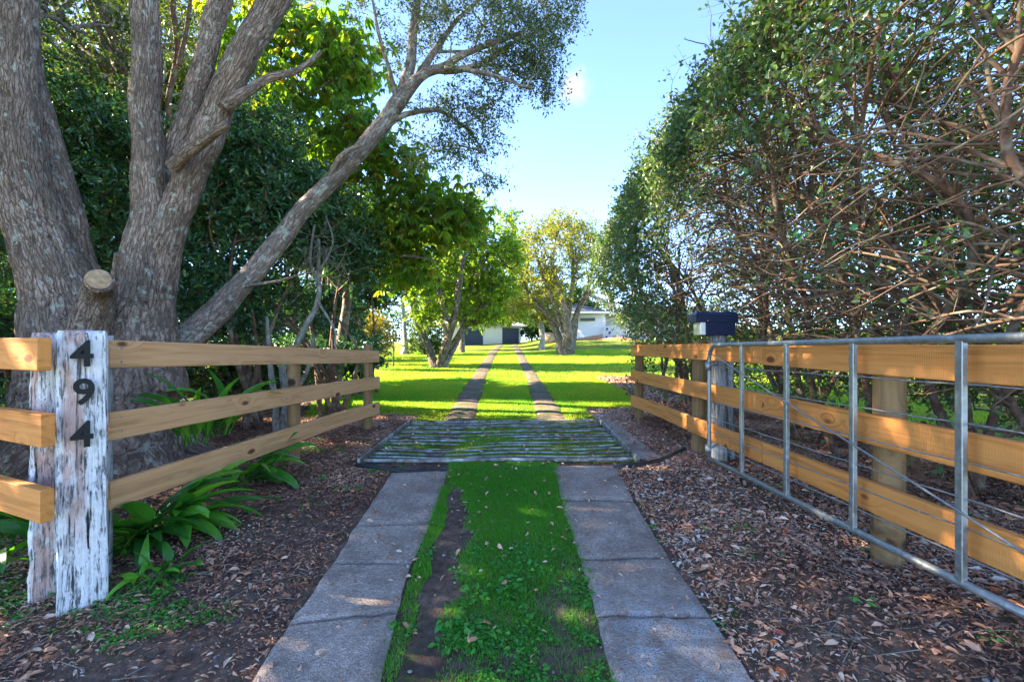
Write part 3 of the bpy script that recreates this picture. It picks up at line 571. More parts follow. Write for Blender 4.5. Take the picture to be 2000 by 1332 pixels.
# ================================================================ TREES BESIDE THE LEFT FENCE
def PX(rows): return np.array([P(a, b, d) for a, b, d, w in rows]), np.array([w/F*d/2 for a, b, d, w in rows])
def rock(amp, fx=9., fz=2.2):   # furrowed bark relief plus slow swellings
    def f(bc, r):
        c = np.stack([bc[..., 0]*34, bc[..., 1]*34, bc[..., 2]*9], -1); g = fbm(c, 3)
        b = fbm(np.stack([bc[..., 0]*5, bc[..., 1]*5, bc[..., 2]*2.2], -1), 2)-.5
        return amp*(np.abs(g-.5)*-4+.6)+b*r*.22
    return f
def limb(rows, k=56, step=.022, amp=.010, wob=.015, flare=0.):
    p, r = PX(rows); r = r*.78; n = int(np.linalg.norm(np.diff(p, axis=0), axis=1).sum()/step)+4
    q = smooth_path(p, n, wob); rr = smooth_path(np.stack([r, r], 1), n)[:, 0]; rr = rr*(1+.05*(fbm(np.stack([np.arange(n)*.06, np.zeros(n)+r[0], np.zeros(n)], -1), 2)-.5)*2)
    return q, rr, tube(q, rr, k, seed=R.random()*9, disp=rock(amp))
bigt = thing('tree', 'huge rough barked tree with several thick stems and a sawn stub, behind the number post', 'tree', (*P(200, 880, 5.1)[:2], 0))
LA = [(150, 930, 5.0, 300), (142, 760, 5.0, 215), (132, 640, 4.95, 172), (104, 540, 4.9, 134), (66, 430, 4.85, 118), (34, 300, 4.8, 106), (22, 150, 4.75, 96), (22, 0, 4.7, 92), (0, -200, 4.6, 90), (-40, -460, 4.4, 76)]
LA2 = [(165, 760, 5.3, 130), (160, 620, 5.3, 110), (140, 500, 5.25, 92), (112, 380, 5.2, 84), (85, 270, 5.2, 76), (60, 150, 5.2, 60), (50, 20, 5.2, 50), (80, -200, 5.3, 40)]
LB = [(235, 930, 5.0, 300), (240, 760, 5.0, 210), (246, 650, 5.0, 150), (268, 550, 5.0, 100), (283, 470, 5.0, 82), (291, 400, 5.0, 74), (289, 300, 5.0, 66), (287, 200, 5.0, 63), (283, 100, 5.0, 60), (280, 0, 5.0, 57), (272, -200, 4.9, 48), (240, -420, 4.8, 40)]
LC = [(290, 760, 5.15, 170), (290, 640, 5.15, 120), (308, 530, 5.15, 88), (335, 440, 5.1, 74), (368, 350, 5.05, 68), (405, 265, 5.0, 70), (438, 190, 4.95, 62), (480, 105, 4.9, 60), (540, 0, 4.85, 56), (610, -140, 4.8, 46), (700, -330, 4.7, 34)]
LD = [(308, 400, 5.2, 50), (335, 320, 5.25, 52), (362, 245, 5.3, 50), (387, 165, 5.3, 50), (410, 70, 5.3, 48), (430, 0, 5.3, 50), (455, -150, 5.3, 44), (470, -340, 5.3, 34)]
LE = [(398, 290, 5.3, 36), (418, 200, 5.35, 36), (445, 130, 5.4, 32), (478, 60, 5.4, 30), (520, -10, 5.4, 28), (570, -120, 5.4, 24)]
LF = [(440, 210, 4.9, 34), (480, 178, 4.9, 24), (520, 157, 4.95, 20), (575, 140, 5.0, 15), (628, 104, 5.1, 9)]
LS = [(338, 325, 4.8, 36), (380, 288, 4.65, 26), (444, 243, 4.5, 19)]
parts = []; fix = []
for rw, kk, am in ((LA, 90, .016), (LA2, 56, .013), (LB, 80, .013), (LC, 64, .012), (LD, 48, .010), (LE, 36, .007), (LF, 24, .005), (LS, 24, .004)):
    q, rr, tb = limb(rw, kk, .020, am, .03); parts.append(tb); fix.append((q[::8], rr[::8]))
# fluted base and the sawn stump
ST = [(150, 760, 4.75, 130), (174, 650, 4.65, 92), (184, 595, 4.52, 72), (192, 562, 4.38, 62), (196, 548, 4.18, 56)]
q, rr, tb = limb(ST, 48, .02, .012, .01); parts.append(tb)
SN = [(214, 600, 4.7, 30), (222, 545, 4.6, 17), (232, 495, 4.5, 14)]; q2, r2, tb2 = limb(SN, 14, .02, .004, .01); parts.append(tb2)
for k in range(9):   # buttress roots
    a_ = k*2*math.pi/9+.3; c = P(185, 880, 5.15); c[2] = 0; rws = np.array([c+[math.cos(a_)*.1, math.sin(a_)*.1, 1.0], c+[math.cos(a_)*.55, math.sin(a_)*.45, .35], c+[math.cos(a_)*.95, math.sin(a_)*.75, .02], c+[math.cos(a_)*1.3, math.sin(a_)*1.05, -.12]])
    parts.append(tube(smooth_path(rws, 50, .03), np.linspace(.16, .05, 50)+.16*np.sin(np.linspace(0, math.pi, 50)), 24, seed=k*2., disp=rock(.014)))
build('trunk', parts, BARK, bigt)
d_ = unit(q[-1]-q[-6]); cc = q[-1]+d_*.001; u_ = unit(np.cross(d_, [0, 0, 1])); v_ = np.cross(d_, u_); an = np.linspace(0, 2*math.pi, 40, endpoint=False)
dv_ = [np.vstack([[cc+d_*.012]]+[cc+d_*(.012-.02*(s_ > .9))+(u_*math.cos(a_)+v_*math.sin(a_))*rr[-1]*s_*(1.04) for s_ in (.5, 1.) for a_ in an])]
V = dv_[0]; j = np.arange(40); build('sawn_face', [(V, [np.stack([np.zeros(40, int), 1+j, 1+(j+1) % 40], -1), np.stack([1+j, 41+j, 41+(j+1) % 40, 1+(j+1) % 40], -1)])], CUT, bigt)
dk = []   # dead twigs round the crotch
for k in range(26):
    s_ = P(R.uniform(120, 300), R.uniform(520, 660), 4.6); e_ = s_+R.normal(size=3)*[.28, .12, .12]; m_ = (s_+e_)/2+R.normal(size=3)*.06; dk.append(tube(smooth_path([s_, m_, e_], 8, .02), np.linspace(.005, .0015, 8), 4, cap=False))
build('dead_twig', dk, STEMG, bigt)
LEAF_BT = leafmat('narrow_green_leaves', [(.025, .05, .012), (.045, .085, .018), (.06, .11, .025), (.03, .06, .02)], .45, .45, .35)
at = np.vstack([blob((-3.9, 4.2, 8.6), (3.6, 3.4, 1.9), 190), blob((-7., 4.6, 6.9), (2.4, 4.2, 2.2), 420), blob((-1.8, 4.6, 8.7), (2., 1.8, 1.3), 50)])
bp, tp, td, _, _ = grow(fix, at, .15, .0075)
lf, tw = foliage(tp, td, 9, .55, 9, .085, .42, up=.5, tmpl=LEAF4)
build('branches', bp+[tw], BARK_L, bigt); build('crown', [lf], LEAF_BT, bigt, smooth=False)

# the leaning grey limb that crosses the sky
lean = thing('tree', 'leaning tree with one grey lichen spotted trunk slanting right into small grey green leaves', 'tree', (*P(330, 860, 5.6)[:2], 0))
LG = [(255, 760, 5.3, 110), (312, 690, 5.45, 92), (372, 655, 5.6, 66), (428, 602, 5.7, 58), (482, 545, 5.8, 50), (540, 478, 5.9, 46), (600, 405, 6.0, 41), (660, 340, 6.05, 38), (718, 275, 6.1, 38), (768, 212, 6.15, 36), (800, 165, 6.2, 30)]
G1 = [(780, 200, 6.15, 34), (800, 130, 6.2, 26), (806, 60, 6.25, 22), (820, -20, 6.3, 18), (835, -130, 6.4, 13)]
G2 = [(768, 215, 6.15, 40), (815, 155, 6.1, 26), (860, 132, 6.05, 22), (900, 112, 6.0, 16), (955, 84, 5.95, 13), (1015, 66, 5.9, 9)]
G3 = [(850, 135, 6.05, 20), (900, 138, 6.1, 16), (950, 120, 6.1, 13), (1000, 85, 6.1, 10), (1060, 60, 6.1, 6)]
G4 = [(808, 165, 6.2, 20), (850, 95, 6.4, 16), (890, 40, 6.6, 12), (960, -20, 6.8, 8)]
G5 = [(870, 132, 6.0, 16), (930, 142, 5.9, 11), (990, 155, 5.8, 8), (1040, 172, 5.7, 5)]
G6 = [(735, 262, 6.1, 20), (790, 228, 6.2, 14), (850, 215, 6.3, 10), (905, 245, 6.4, 7), (950, 300, 6.5, 4)]
G7 = [(775, 195, 6.1, 16), (757, 120, 6.0, 10), (735, 50, 5.9, 8), (720, -40, 5.9, 5)]
G8 = [(520, 500, 5.85, 14), (600, 330, 5.7, 12), (640, 345, 5.6, 7)]
parts = []; fix = []
for rw, kk, am in ((LG, 48, .009), (G1, 22, .004), (G2, 24, .004), (G3, 18, .003), (G4, 16, .002), (G5, 14, .002), (G6, 14, .002), (G7, 12, .002)):
    qq, r_, tb = limb(rw, kk, .024, am, .03); parts.append(tb); fix.append((qq[::7], r_[::7]))
q9, r9, t9 = limb([(640, 352, 6.0, 16), (672, 300, 5.85, 14), (712, 282, 5.7, 9)], 12, .03, .002, .02); parts.append(t9)
q9, r9, t9 = limb([(470, 560, 5.7, 9), (540, 548, 5.5, 7), (575, 540, 5.4, 5), (620, 530, 5.3, 3)], 8, .03, .001, .02); parts.append(t9)
build('trunk', parts, BARK_L, lean)
def pb(px, py, d, rx, ry, rz, n): return blob(P(px, py, d), (rx, ry, rz), n)
at = np.vstack([pb(810, 20, 6.3, .55, .6, .5, 26), pb(900, 40, 6.2, .75, .7, .55, 46), pb(1000, 50, 6.1, .6, .6, .6, 46), pb(1085, 25, 6.1, .40, .5, .35, 26), pb(1060, 140, 6.0, .28, .4, .32, 26), pb(985, 120, 6., .35, .4, .35, 18),
    pb(1030, 90, 6., .4, .4, .35, 20), pb(900, -60, 6.4, 1.2, .8, .5, 36), pb(860, 200, 6.2, .6, .5, .35, 24), pb(930, 270, 6.3, .40, .4, .38, 26), pb(960, 215, 6.3, .28, .3, .2, 12), pb(850, 290, 6.3, .5, .4, .3, 20), pb(715, 10, 6, .25, .3, .4, 5), pb(760, 110, 6, .2, .3, .5, 6), pb(960, 350, 6.3, .15, .2, .12, 5)])
bp, tp, td, _, _ = grow(fix[1:], at, .3, .0028, .5, (4, 6), up0=.1)
LEAF_S = leafmat('small_grey_green_leaves', [(.03, .055, .018), (.06, .095, .032), (.095, .14, .05), (.07, .115, .03)], .5, .4, .3)
lf, tw = foliage(tp, td, 8, .26, 9, .045, .42, up=.35, jit=.03, twr=.0018)
build('branches', bp+[tw], STEMG, lean); build('crown', [lf], LEAF_S, lean, smooth=False)

# dense glossy evergreen shrubs
GLOSS = leafmat('glossy_dark_leaves', [(.022, .075, .034), (.034, .11, .046), (.05, .155, .055), (.08, .20, .05), (.028, .10, .055)], .24, .8, .22)
def shrub(name, label, cat, base, stems, att, lm, bm, tw, tl, nl, Ls, Wr, up=.55, rt=.004, tmpl=LEAF5, group=None, wob=.2, twr=.003, sr=.05, ex=.5, up0=.35):
    t = thing(name, label, cat, base, group); base = np.array(base, float); fx = []
    for k in range(stems):
        c = att[R.integers(len(att))]*.75+base*.25; c[2] = base[2]+(att[:, 2].max()-base[2])*R.uniform(.45, .75); b0 = base+np.array([*(R.normal(size=2)*.12*(stems > 1)*4*sr/.05*.3), -.1]); m_ = b0+(c-b0)*.45+np.array([*(R.normal(size=2)*.15), .3])
        q = smooth_path([b0, m_, c], 26, .06); fx.append((q, np.linspace(sr, sr*.25, 26)))
    bp, tp, td, _, _ = grow(fx, att, wob, rt, ex, up0=up0)
    lf, twg = foliage(tp, td, tw, tl, nl, Ls, Wr, up, tmpl, twr=twr)
    build('stems', [tube(q, r, 10, seed=R.random()*9) for q, r in fx]+bp+[twg], bm, t); build('leaves', [lf], lm, t, smooth=False); return t
GSH = 'glossy evergreen shrubs behind the left fence'
shrub('evergreen_shrub', 'glossy dark green shrub directly behind the thick trunks, left of the leaning trunk', 'shrub', (-6.2, 7.3, 0), 5, np.vstack([pb(200, 420, 7.3, 1.2, .8, 1.5, 230), pb(190, 250, 7.5, 1., .8, .8, 90), pb(60, 420, 7.6, 1.6, .7, 1.8, 120), pb(80, 660, 7.2, 1.5, .5, .5, 40)]), GLOSS, STEM, 6, .34, 9, .105, .42, group=GSH)
shrub('evergreen_shrub', 'glossy dark green shrub filling the space under the middle of the leaning trunk', 'shrub', (-4.1, 7.2, 0), 5, np.vstack([pb(430, 360, 7.4, .9, .8, 1.2, 170), pb(490, 290, 7.5, .8, .8, .8, 90), pb(400, 560, 7.0, .75, .5, .7, 100), pb(560, 420, 7.4, .8, .7, .9, 110)]), GLOSS, STEM, 6, .34, 9, .105, .42, group=GSH)
shrub('evergreen_shrub', 'glossy dark green shrub with tangled bare twigs, over the left fence', 'shrub', (-3.3, 8.2, 0), 6, np.vstack([pb(640, 450, 8., .85, .8, .75, 130), pb(700, 500, 8.4, .5, .6, .5, 60), pb(560, 580, 8., .5, .5, .35, 45), pb(470, 640, 7.6, .7, .4, .3, 40), pb(600, 700, 8.6, 1.2, .4, .35, 60)]), GLOSS, STEM, 5, .3, 8, .095, .42, group=GSH)
shrub('evergreen_shrub', 'low glossy bush at the lawn edge, behind the far end of the left fence', 'shrub', (-3.4, 11., .1), 6, np.vstack([pb(690, 690, 10.6, .7, .5, .45, 90), pb(640, 650, 11.5, .9, .5, .5, 70), pb(740, 560, 12., .5, .6, .7, 60), pb(660, 600, 12.5, .8, .6, .5, 30)]), GLOSS, STEM, 5, .3, 8, .10, .45, group=GSH)
shrub('evergreen_tree', 'dense dark evergreen tree behind the glossy shrubs, seen between the thick stems', 'tree', (-9., 13., 0), 5, np.vstack([pb(100, 330, 12.5, 3., 1., 2.8, 330), pb(350, 300, 12.5, 2.4, 1., 2.6, 330), pb(60, 620, 11.5, 2.6, .6, .9, 120)]), GLOSS, STEM, 6, .6, 9, .20, .5, group=GSH, sr=.1, tmpl=LEAF4)
shrub('evergreen_tree', 'dense dark evergreen tree behind the glossy shrubs, right of the leaning trunk', 'tree', (-5.6, 13.5, 0), 5, np.vstack([pb(560, 380, 12.8, 2.0, 1., 1.9, 260), pb(700, 470, 13.2, 1.2, 1., 1.3, 150), pb(480, 590, 12.5, 1.9, .8, .8, 130), pb(640, 610, 14, 1.2, .8, .5, 60)]), GLOSS, STEM, 6, .6, 9, .18, .5, group=GSH, sr=.09, tmpl=LEAF4)
shrub('evergreen_shrub', 'low dark understorey bush between the rails, right of the large trunk', 'shrub', (-4.6, 8.6, 0), 7, np.vstack([pb(420, 720, 8.6, 1.0, .5, .6, 120), pb(520, 720, 9., 1., .5, .55, 120), pb(620, 700, 10.5, 1.2, .5, .6, 120), pb(330, 700, 8.6, .8, .5, .7, 60)]), GLOSS, STEM, 5, .3, 8, .10, .42, group=GSH)
shrub('evergreen_shrub', 'low dark understorey bush left of the large trunk, behind the edge rails', 'shrub', (-7.4, 6.6, 0), 5, np.vstack([blob((-7.2, 6.6, .9), (1.5, .6, .9), 150), blob((-5.4, 4.4, .5), (.5, .4, .5), 30)]), GLOSS, STEM, 6, .35, 8, .11, .42, group=GSH)
# pale leaning stems under the shrub
us = thing('sapling', 'grey slender bare stems rising behind the middle post of the left fence', 'young tree', (*G(565, 845)[:2], 0))
ps = []
for rw in ([(548, 850, 6.6, 18), (556, 790, 6.6, 16), (552, 720, 6.6, 14), (575, 690, 6.7, 13), (590, 655, 6.8, 13), (618, 600, 6.9, 11), (625, 540, 7., 8), (622, 470, 7.1, 6)], [(540, 850, 6.5, 14), (535, 780, 6.5, 12), (530, 700, 6.5, 10), (520, 620, 6.5, 6)], [(560, 845, 6.7, 12), (570, 780, 6.9, 10), (600, 720, 7., 8), (610, 660, 7.2, 5)],
           [(622, 560, 7., 7), (606, 500, 6.9, 5), (612, 440, 6.9, 4)], [(624, 530, 7, 6), (645, 480, 7, 4), (640, 420, 7, 3)], [(622, 590, 6.9, 6), (650, 640, 6.6, 4), (655, 690, 6.5, 3)]):
    p_, r_ = PX(rw); n_ = 40; ps.append(tube(smooth_path(p_, n_, .04), smooth_path(np.stack([r_, r_], 1), n_)[:, 0], 8, seed=R.random()*9))
for k in range(46):
    s_ = P(R.uniform(590, 660), R.uniform(450, 560), 6.9); e_ = s_+R.normal(size=3)*[.35, .3, .3]; ps.append(tube(smooth_path([s_, (s_+e_)/2+R.normal(size=3)*.08, e_], 9, .03), np.linspace(.006, .002, 9), 4, cap=False))
build('stems', ps, STEMG, us)

# large hand-shaped leaves: the light green tree
PALM = leafmat('broad_palmate_leaves', [(.06, .14, .018), (.09, .20, .02), (.14, .26, .022), (.20, .30, .024), (.09, .19, .03), (.28, .23, .03)], .42, .5, .5, (2.1, 2.0, .4))
def palmate(tips, td, n, spread, L=.16, W=.36):
    A = np.repeat(tips, n, 0); pos = A+R.normal(size=A.shape)*spread; ax = rdir(len(pos)); ax[:, 2] = -np.abs(ax[:, 2])*.35; ax = unit(ax); side = unit(np.cross(ax, [0, 0, 1.])); PP = []; DD = []; LL = []; rn = R.random(len(pos)); rr = []
    for k, a_ in enumerate((-1.25, -.65, 0, .65, 1.25)):
        PP.append(pos); DD.append(unit(ax*math.cos(a_)+side*math.sin(a_)+np.array([0, 0, -.45])+R.normal(size=pos.shape)*.08)); LL.append(L*(1, 1.15, 1.25, 1.15, 1.)[k]*np.ones(len(pos))); rr.append(rn)
    LL = np.concatenate(LL)*np.tile(R.uniform(.7, 1.2, len(pos)), 5)
    return leaves(np.concatenate(PP), np.concatenate(DD), LL, LL*W, LEAF5, .75, np.concatenate(rr), .15), segs(A, pos, .003, .002, 3)
ch = thing('tree', 'light green tree with large hand shaped leaves, above and behind the leaning trunk', 'tree', (-3.9, 10., .1))
base = np.array([-3.9, 10., -.1]); f1 = smooth_path([base, base+[.1, 0, 1.6], base+[.5, -.4, 3.3], base+[.2, -.7, 5.6], base+[.0, -.9, 8.]], 50, .1); f2 = smooth_path([base+[.3, -.2, 2.4], base+[1., -.8, 3.6], base+[1.9, -1.2, 4.6]], 30, .08); f3 = smooth_path([base+[.2, -.2, 2.6], base+[-.9, -1., 4.4], base+[-1.4, -1.4, 6.2]], 30, .08)
f4 = smooth_path([base+[.4, -.3, 2.9], base+[1.6, -1.2, 3.1], base+[2.6, -1.8, 2.9]], 30, .08)
fx = [(f1, np.linspace(.13, .03, 50)), (f2, np.linspace(.06, .015, 30)), (f3, np.linspace(.07, .02, 30)), (f4, np.linspace(.05, .012, 30))]
at = np.vstack([pb(600, 60, 8.6, .9, .8, .7, 45), pb(680, 130, 8.6, .55, .6, .6, 42), pb(560, 190, 8.3, .6, .5, .5, 22), pb(700, 250, 8.6, .45, .6, .5, 26), pb(480, 60, 9, .8, .7, .8, 22), pb(650, 300, 8.8, .9, .6, .5, 26), pb(760, 330, 8.8, .7, .6, .5, 34), pb(820, 430, 8.8, .75, .6, .5, 46), pb(890, 420, 8.6, .5, .5, .4, 26), pb(740, 440, 8.6, .6, .5, .4, 26), pb(800, 520, 9, .5, .5, .3, 22), pb(500, 150, 8.6, .4, .5, .3, 12)])
bp, tp, td, _, _ = grow(fx, at, .25, .0035, up0=.1); lf, tw = palmate(tp, td, 9, .22)
build('trunk', [tube(q, r, 16, seed=R.random()*9, disp=rock(.004)) for q, r in fx], BARK_L, ch); build('branches', bp+[tw], STEM, ch); build('crown', [lf], PALM, ch, smooth=False)

# yellow-green tree high on the left, its bare limbs crossing behind the stems
yg = thing('tree', 'sunlit yellow green tree at the top left with bare slanting limbs below its crown', 'tree', (-7.6, 10.5, 0))
LY = [[(330, 800, 9.5, 40), (300, 560, 9.5, 36), (262, 320, 9.4, 34), (232, 120, 9.3, 30), (215, 0, 9.2, 28), (170, -120, 9.2, 20)], [(250, 170, 7.9, 26), (190, 115, 7.8, 24), (140, 60, 7.8, 20), (100, -10, 7.8, 18), (60, -80, 7.8, 14)], [(225, 150, 7.8, 18), (140, 90, 7.6, 14), (82, 30, 7.6, 10)], [(250, 170, 7.8, 26), (232, 100, 7.7, 24), (205, 20, 7.6, 22), (180, -70, 7.5, 18)], [(236, 140, 7.7, 18), (200, 70, 7.6, 14), (165, -10, 7.5, 12)], [(330, 560, 8.3, 14), (325, 380, 8., 14), (330, 200, 7.8, 12), (345, 100, 7.8, 14), (340, 30, 7.8, 13), (350, -60, 7.8, 12)], [(350, 130, 7.7, 12), (365, 60, 7.7, 10), (375, -30, 7.7, 9)]]
ps = []; fx = []
for rw in LY:
    q, r_, tb = limb(rw, 16, .04, .004, .04); ps.append(tb); fx.append((q[::6], r_[::6]))
fx[1:] = fx[1:]; at = np.vstack([pb(150, 120, 10.5, 1.3, .7, .8, 60), pb(280, 60, 10.6, 1.2, .7, 1.1, 55), pb(420, 30, 10.5, 1.4, .7, 1.2, 60), pb(560, 20, 11.5, .9, .7, .8, 40), pb(60, 30, 10.5, 1., .7, 1., 30), pb(150, -60, 10, 2.4, 1., .8, 60), pb(330, 120, 11.5, 2.0, .7, 1.4, 130), pb(120, 200, 12, 2., .7, 1.2, 80)])
bp, tp, td, _, _ = grow(fx[:1], at, .25, .005); GOLD = leafmat('yellow_green_leaves', [(.05, .09, .012), (.11, .16, .015), (.2, .22, .02), (.16, .2, .02)], .5, .4, .45)
lf, tw = foliage(tp, td, 8, .45, 10, .085, .4, up=.4, tmpl=LEAF4)
build('limbs', ps, STEM, yg); build('branches', bp+[tw], STEMG, yg); build('crown', [lf], GOLD, yg, smooth=False)
# ================================================================ RIGHT HEDGE: tangled stems with leaves on the outside
HEDGE = leafmat('leathery_hedge_leaves', [(.03, .075, .028), (.05, .11, .038), (.08, .15, .045), (.11, .19, .05), (.085, .18, .03)], .36, .55, .32)
hl = ['hedge tree at the right picture edge, thick reddish stems and large near leaves', 'hedge tree behind the near half of the gate, long bare stems arching towards the drive', 'hedge tree right of the mailbox, its twigs sweeping left in a brown tangle', 'hedge tree directly behind the mailbox, dense brown twigs below a dark leafy top', 'hedge tree behind the far end of the right fence, twiggy with a leafy left side', 'last hedge tree of the row, small dark leaves reaching down beside the lawn']
ys = [1.9, 3.5, 5.3, 7.3, 9.6, 12.0]
for k, y0 in enumerate(ys):
    sc = [1.0, 1., 1.08, 1.15, 1.3, 1.4][k]; w = [.9, 1., 1.1, 1.2, 1.3, 1.4][k]
    t = thing('hedge_tree', hl[k], 'hedge tree', (3.9, y0, 0), 'hedge trees in the row along the right fence')
    fx = []; top = [5.2, 5.25, 5.2, 5.15, 5.1, 5.0][k]; off = [.1, -.15, -.3, -.3, -.15, 0.][k]
    ns = [5, 5, 5, 5, 5, 4][k]
    for s_ in range(ns):
        b0 = np.array([R.uniform(3.3, 4.7), y0+R.uniform(-.9, .9)*w, -.1]); lean_ = R.uniform(-.3, 1.) ; hgt = R.uniform(3.2, top-.5)
        sx = -1 if s_ % 4 != 3 else 1
        m1_ = b0+[sx*R.uniform(.1, .35), R.normal()*.3, hgt*.3]; m2_ = b0+[sx*R.uniform(.3, .9), R.normal()*.5, hgt*.65]; e_ = b0+[sx*R.uniform(.7, 1.7), R.normal()*.7, hgt]
        q = smooth_path([b0, m1_, m2_, e_], 44, .16); q[:, 0] = np.maximum(q[:, 0], 2.75); fx.append((q, np.linspace(R.uniform(.032, .058), .016, 44)))
    sweep = []     # long bare branches sweeping towards the drive and along it
    for s_ in range([120, 150, 160, 140, 90, 60][k]):
        q0, r0 = fx[R.integers(ns)]; i = R.integers(12, 42); p0 = q0[i]; ln_ = R.uniform(.9, 2.4); an = R.normal()*.75; dirv = np.array([-math.cos(an)*.8, math.sin(an)+.25*R.choice([-1, 1, 1]), 0.])
        ez = R.normal()*.35+.15; e_ = p0+dirv*ln_+[0, 0, ez]; e_[0] = max(e_[0], 2.28+off+abs(R.normal())*.12+max(0, 2.0-e_[2])*.35+(k >= 4)*.9*float(sm(3.4, 1.8, e_[2]))); m_ = p0+(e_-p0)*.45+[0, 0, .10+abs(R.normal())*.22]
        e_[2] = min(max(e_[2], .9), top)
        q = smooth_path([p0, m_, e_], 22, .10); q[:, 2] = np.minimum(q[:, 2], top-.1); q[:, 0] = np.maximum(q[:, 0], 2.15); keepq = not (np.linalg.norm((q-[2.2, 5., 1.45])*[1, 1, .8], axis=1).min() < .42); (sweep if keepq else []).append((q, np.linspace(min(.014, r0[i]*.7), .0035, 22)))
    n1 = [560, 760, 860, 800, 620, 380][k]
    A1_ = np.stack([R.uniform(2.45+off, 5.6, n1), y0+R.uniform(-1.25, 1.25, n1)*w, R.uniform(.0, 1., n1)], -1)
    A1_[:, 2] = .5+A1_[:, 2]*(top-.6)
    sh = [950, 1150, 1200, 1150, 900, 560][k]  # outer shell: drive side face, top, far side
    u = R.random(sh); th = R.uniform(.0, math.pi, sh)
    cx_, rx_ = 4.3+off*.5, 1.95-off*.5; A2_ = np.stack([cx_-np.cos(th)**1*rx_*(1-.06*R.random(sh)), y0+R.uniform(-1.3, 1.3, sh)*w, 2.9+np.sin(th)**.6*(top-2.9)+R.normal(size=sh)*.12], -1)
    lo_ = R.random(sh) < .30; A2_[lo_, 2] = R.uniform([.6, .6, .6, .6, 1.3, 1.6][k], 3.3, lo_.sum()); A2_[lo_, 0] = np.where(R.random(lo_.sum()) < .0+[0, 0, 0, .2, .6, .8][k], 2.35+off, 5.6)+R.normal(size=lo_.sum())*.12
    nf = [260, 300, 320, 300, 240, 120][k]; A2_ = np.vstack([A2_, np.stack([R.uniform(5.2, 6.3, nf), y0+R.uniform(-1.3, 1.3, nf)*w, R.uniform(.5, 4.2, nf)], -1)])
    face = (A2_[:, 0] < 3.2) & (A2_[:, 2] < 3.3+R.normal(size=len(A2_))*.3) & (R.random(len(A2_)) < [.9, .8, .7, .4, .05, 0][k]); A2_ = A2_[~face]
    if k == 5: A2_ = np.vstack([A2_, np.stack([R.uniform(3.2, 4.6, 90), 13.3+R.random(90)*.3, R.uniform(1.4, 4.4, 90)], -1)])
    fixp = fx+sweep; A1_, A2_ = [q[~((q[:, 0] < 2.9) & (np.abs(q[:, 1]-5.) < .7) & (q[:, 2] < 2.1))] for q in (A1_, A2_)]
    if k >= 3:
        for Aq in (A1_, A2_): Aq[:, 0] += (Aq[:, 0] < 4)*[.35, .8, 1.1][k-3]*sm(3.4, 1.6, Aq[:, 2])
    b1, t1, d1, _, _ = grow(fixp, A1_, .55, .0032, .5, (4, 6), maxr=.03)
    b2, t2, d2, _, _ = grow(fixp, A2_, .4, .0030, .42, (4, 6), maxr=.02)
    lf2, tw2 = foliage(t2, d2, 4, .26*sc, 6, .062*[1.0, 1, 1, 1.05, 1.1, 1.15][k], .55, up=.25, jit=.025, twr=.0025)
    sel = R.random(len(t1)) < .5; lf1, tw1 = foliage(t1[sel], d1[sel], 3, .25, 3, .055, .55, up=.25, twr=.0025)
    A, B = t1[~sel], t1[~sel]+rdir((~sel).sum())*.35
    build('stems', [tube(q, r, 12, seed=R.random()*9, disp=rock(.003)) for q, r in fx]+[tube(q, r, 6, cap=False, seed=R.random()*9) for q, r in sweep], STEM, t)
    build('branches', b1+b2+[tw1, tw2, segs(A, B, .003, .001, 3)], STEM, t)
    build('leaves', [lf2, lf1], HEDGE, t, smooth=False)
# sprig of bright young leaves hanging in front of the tangle
# ================================================================ LAWN TREES, FAR TREES, BUILDINGS
SPR = leafmat('bright_green_tree_leaves', [(.06, .13, .014), (.10, .19, .016), (.15, .25, .02), (.21, .29, .024)], .5, .35, .5, (2.2, 2.0, .4))
OLV = leafmat('golden_olive_leaves', [(.07, .11, .015), (.13, .18, .02), (.21, .24, .025), (.30, .27, .03)], .5, .35, .45)
DKG = leafmat('deep_green_tree_leaves', [(.025, .06, .014), (.045, .10, .018), (.08, .14, .022)], .5, .35, .3)
ORG_L = leafmat('orange_autumn_leaves', [(.3, .14, .03), (.4, .22, .05), (.25, .18, .04)], .5, .3, .4, (1.6, 1.3, .6))
BARK_T = barkmat('tan_bark', (.05, .035, .025), (.19, .135, .09), (.34, .27, .20), 6., .2, .04)
YLW = leafmat('yellow_leaves', [(.2, .2, .02), (.35, .26, .02), (.12, .18, .02)], .5, .3, .4, (1.6, 1.5, .5))
LT = 'trees standing on the lawn'
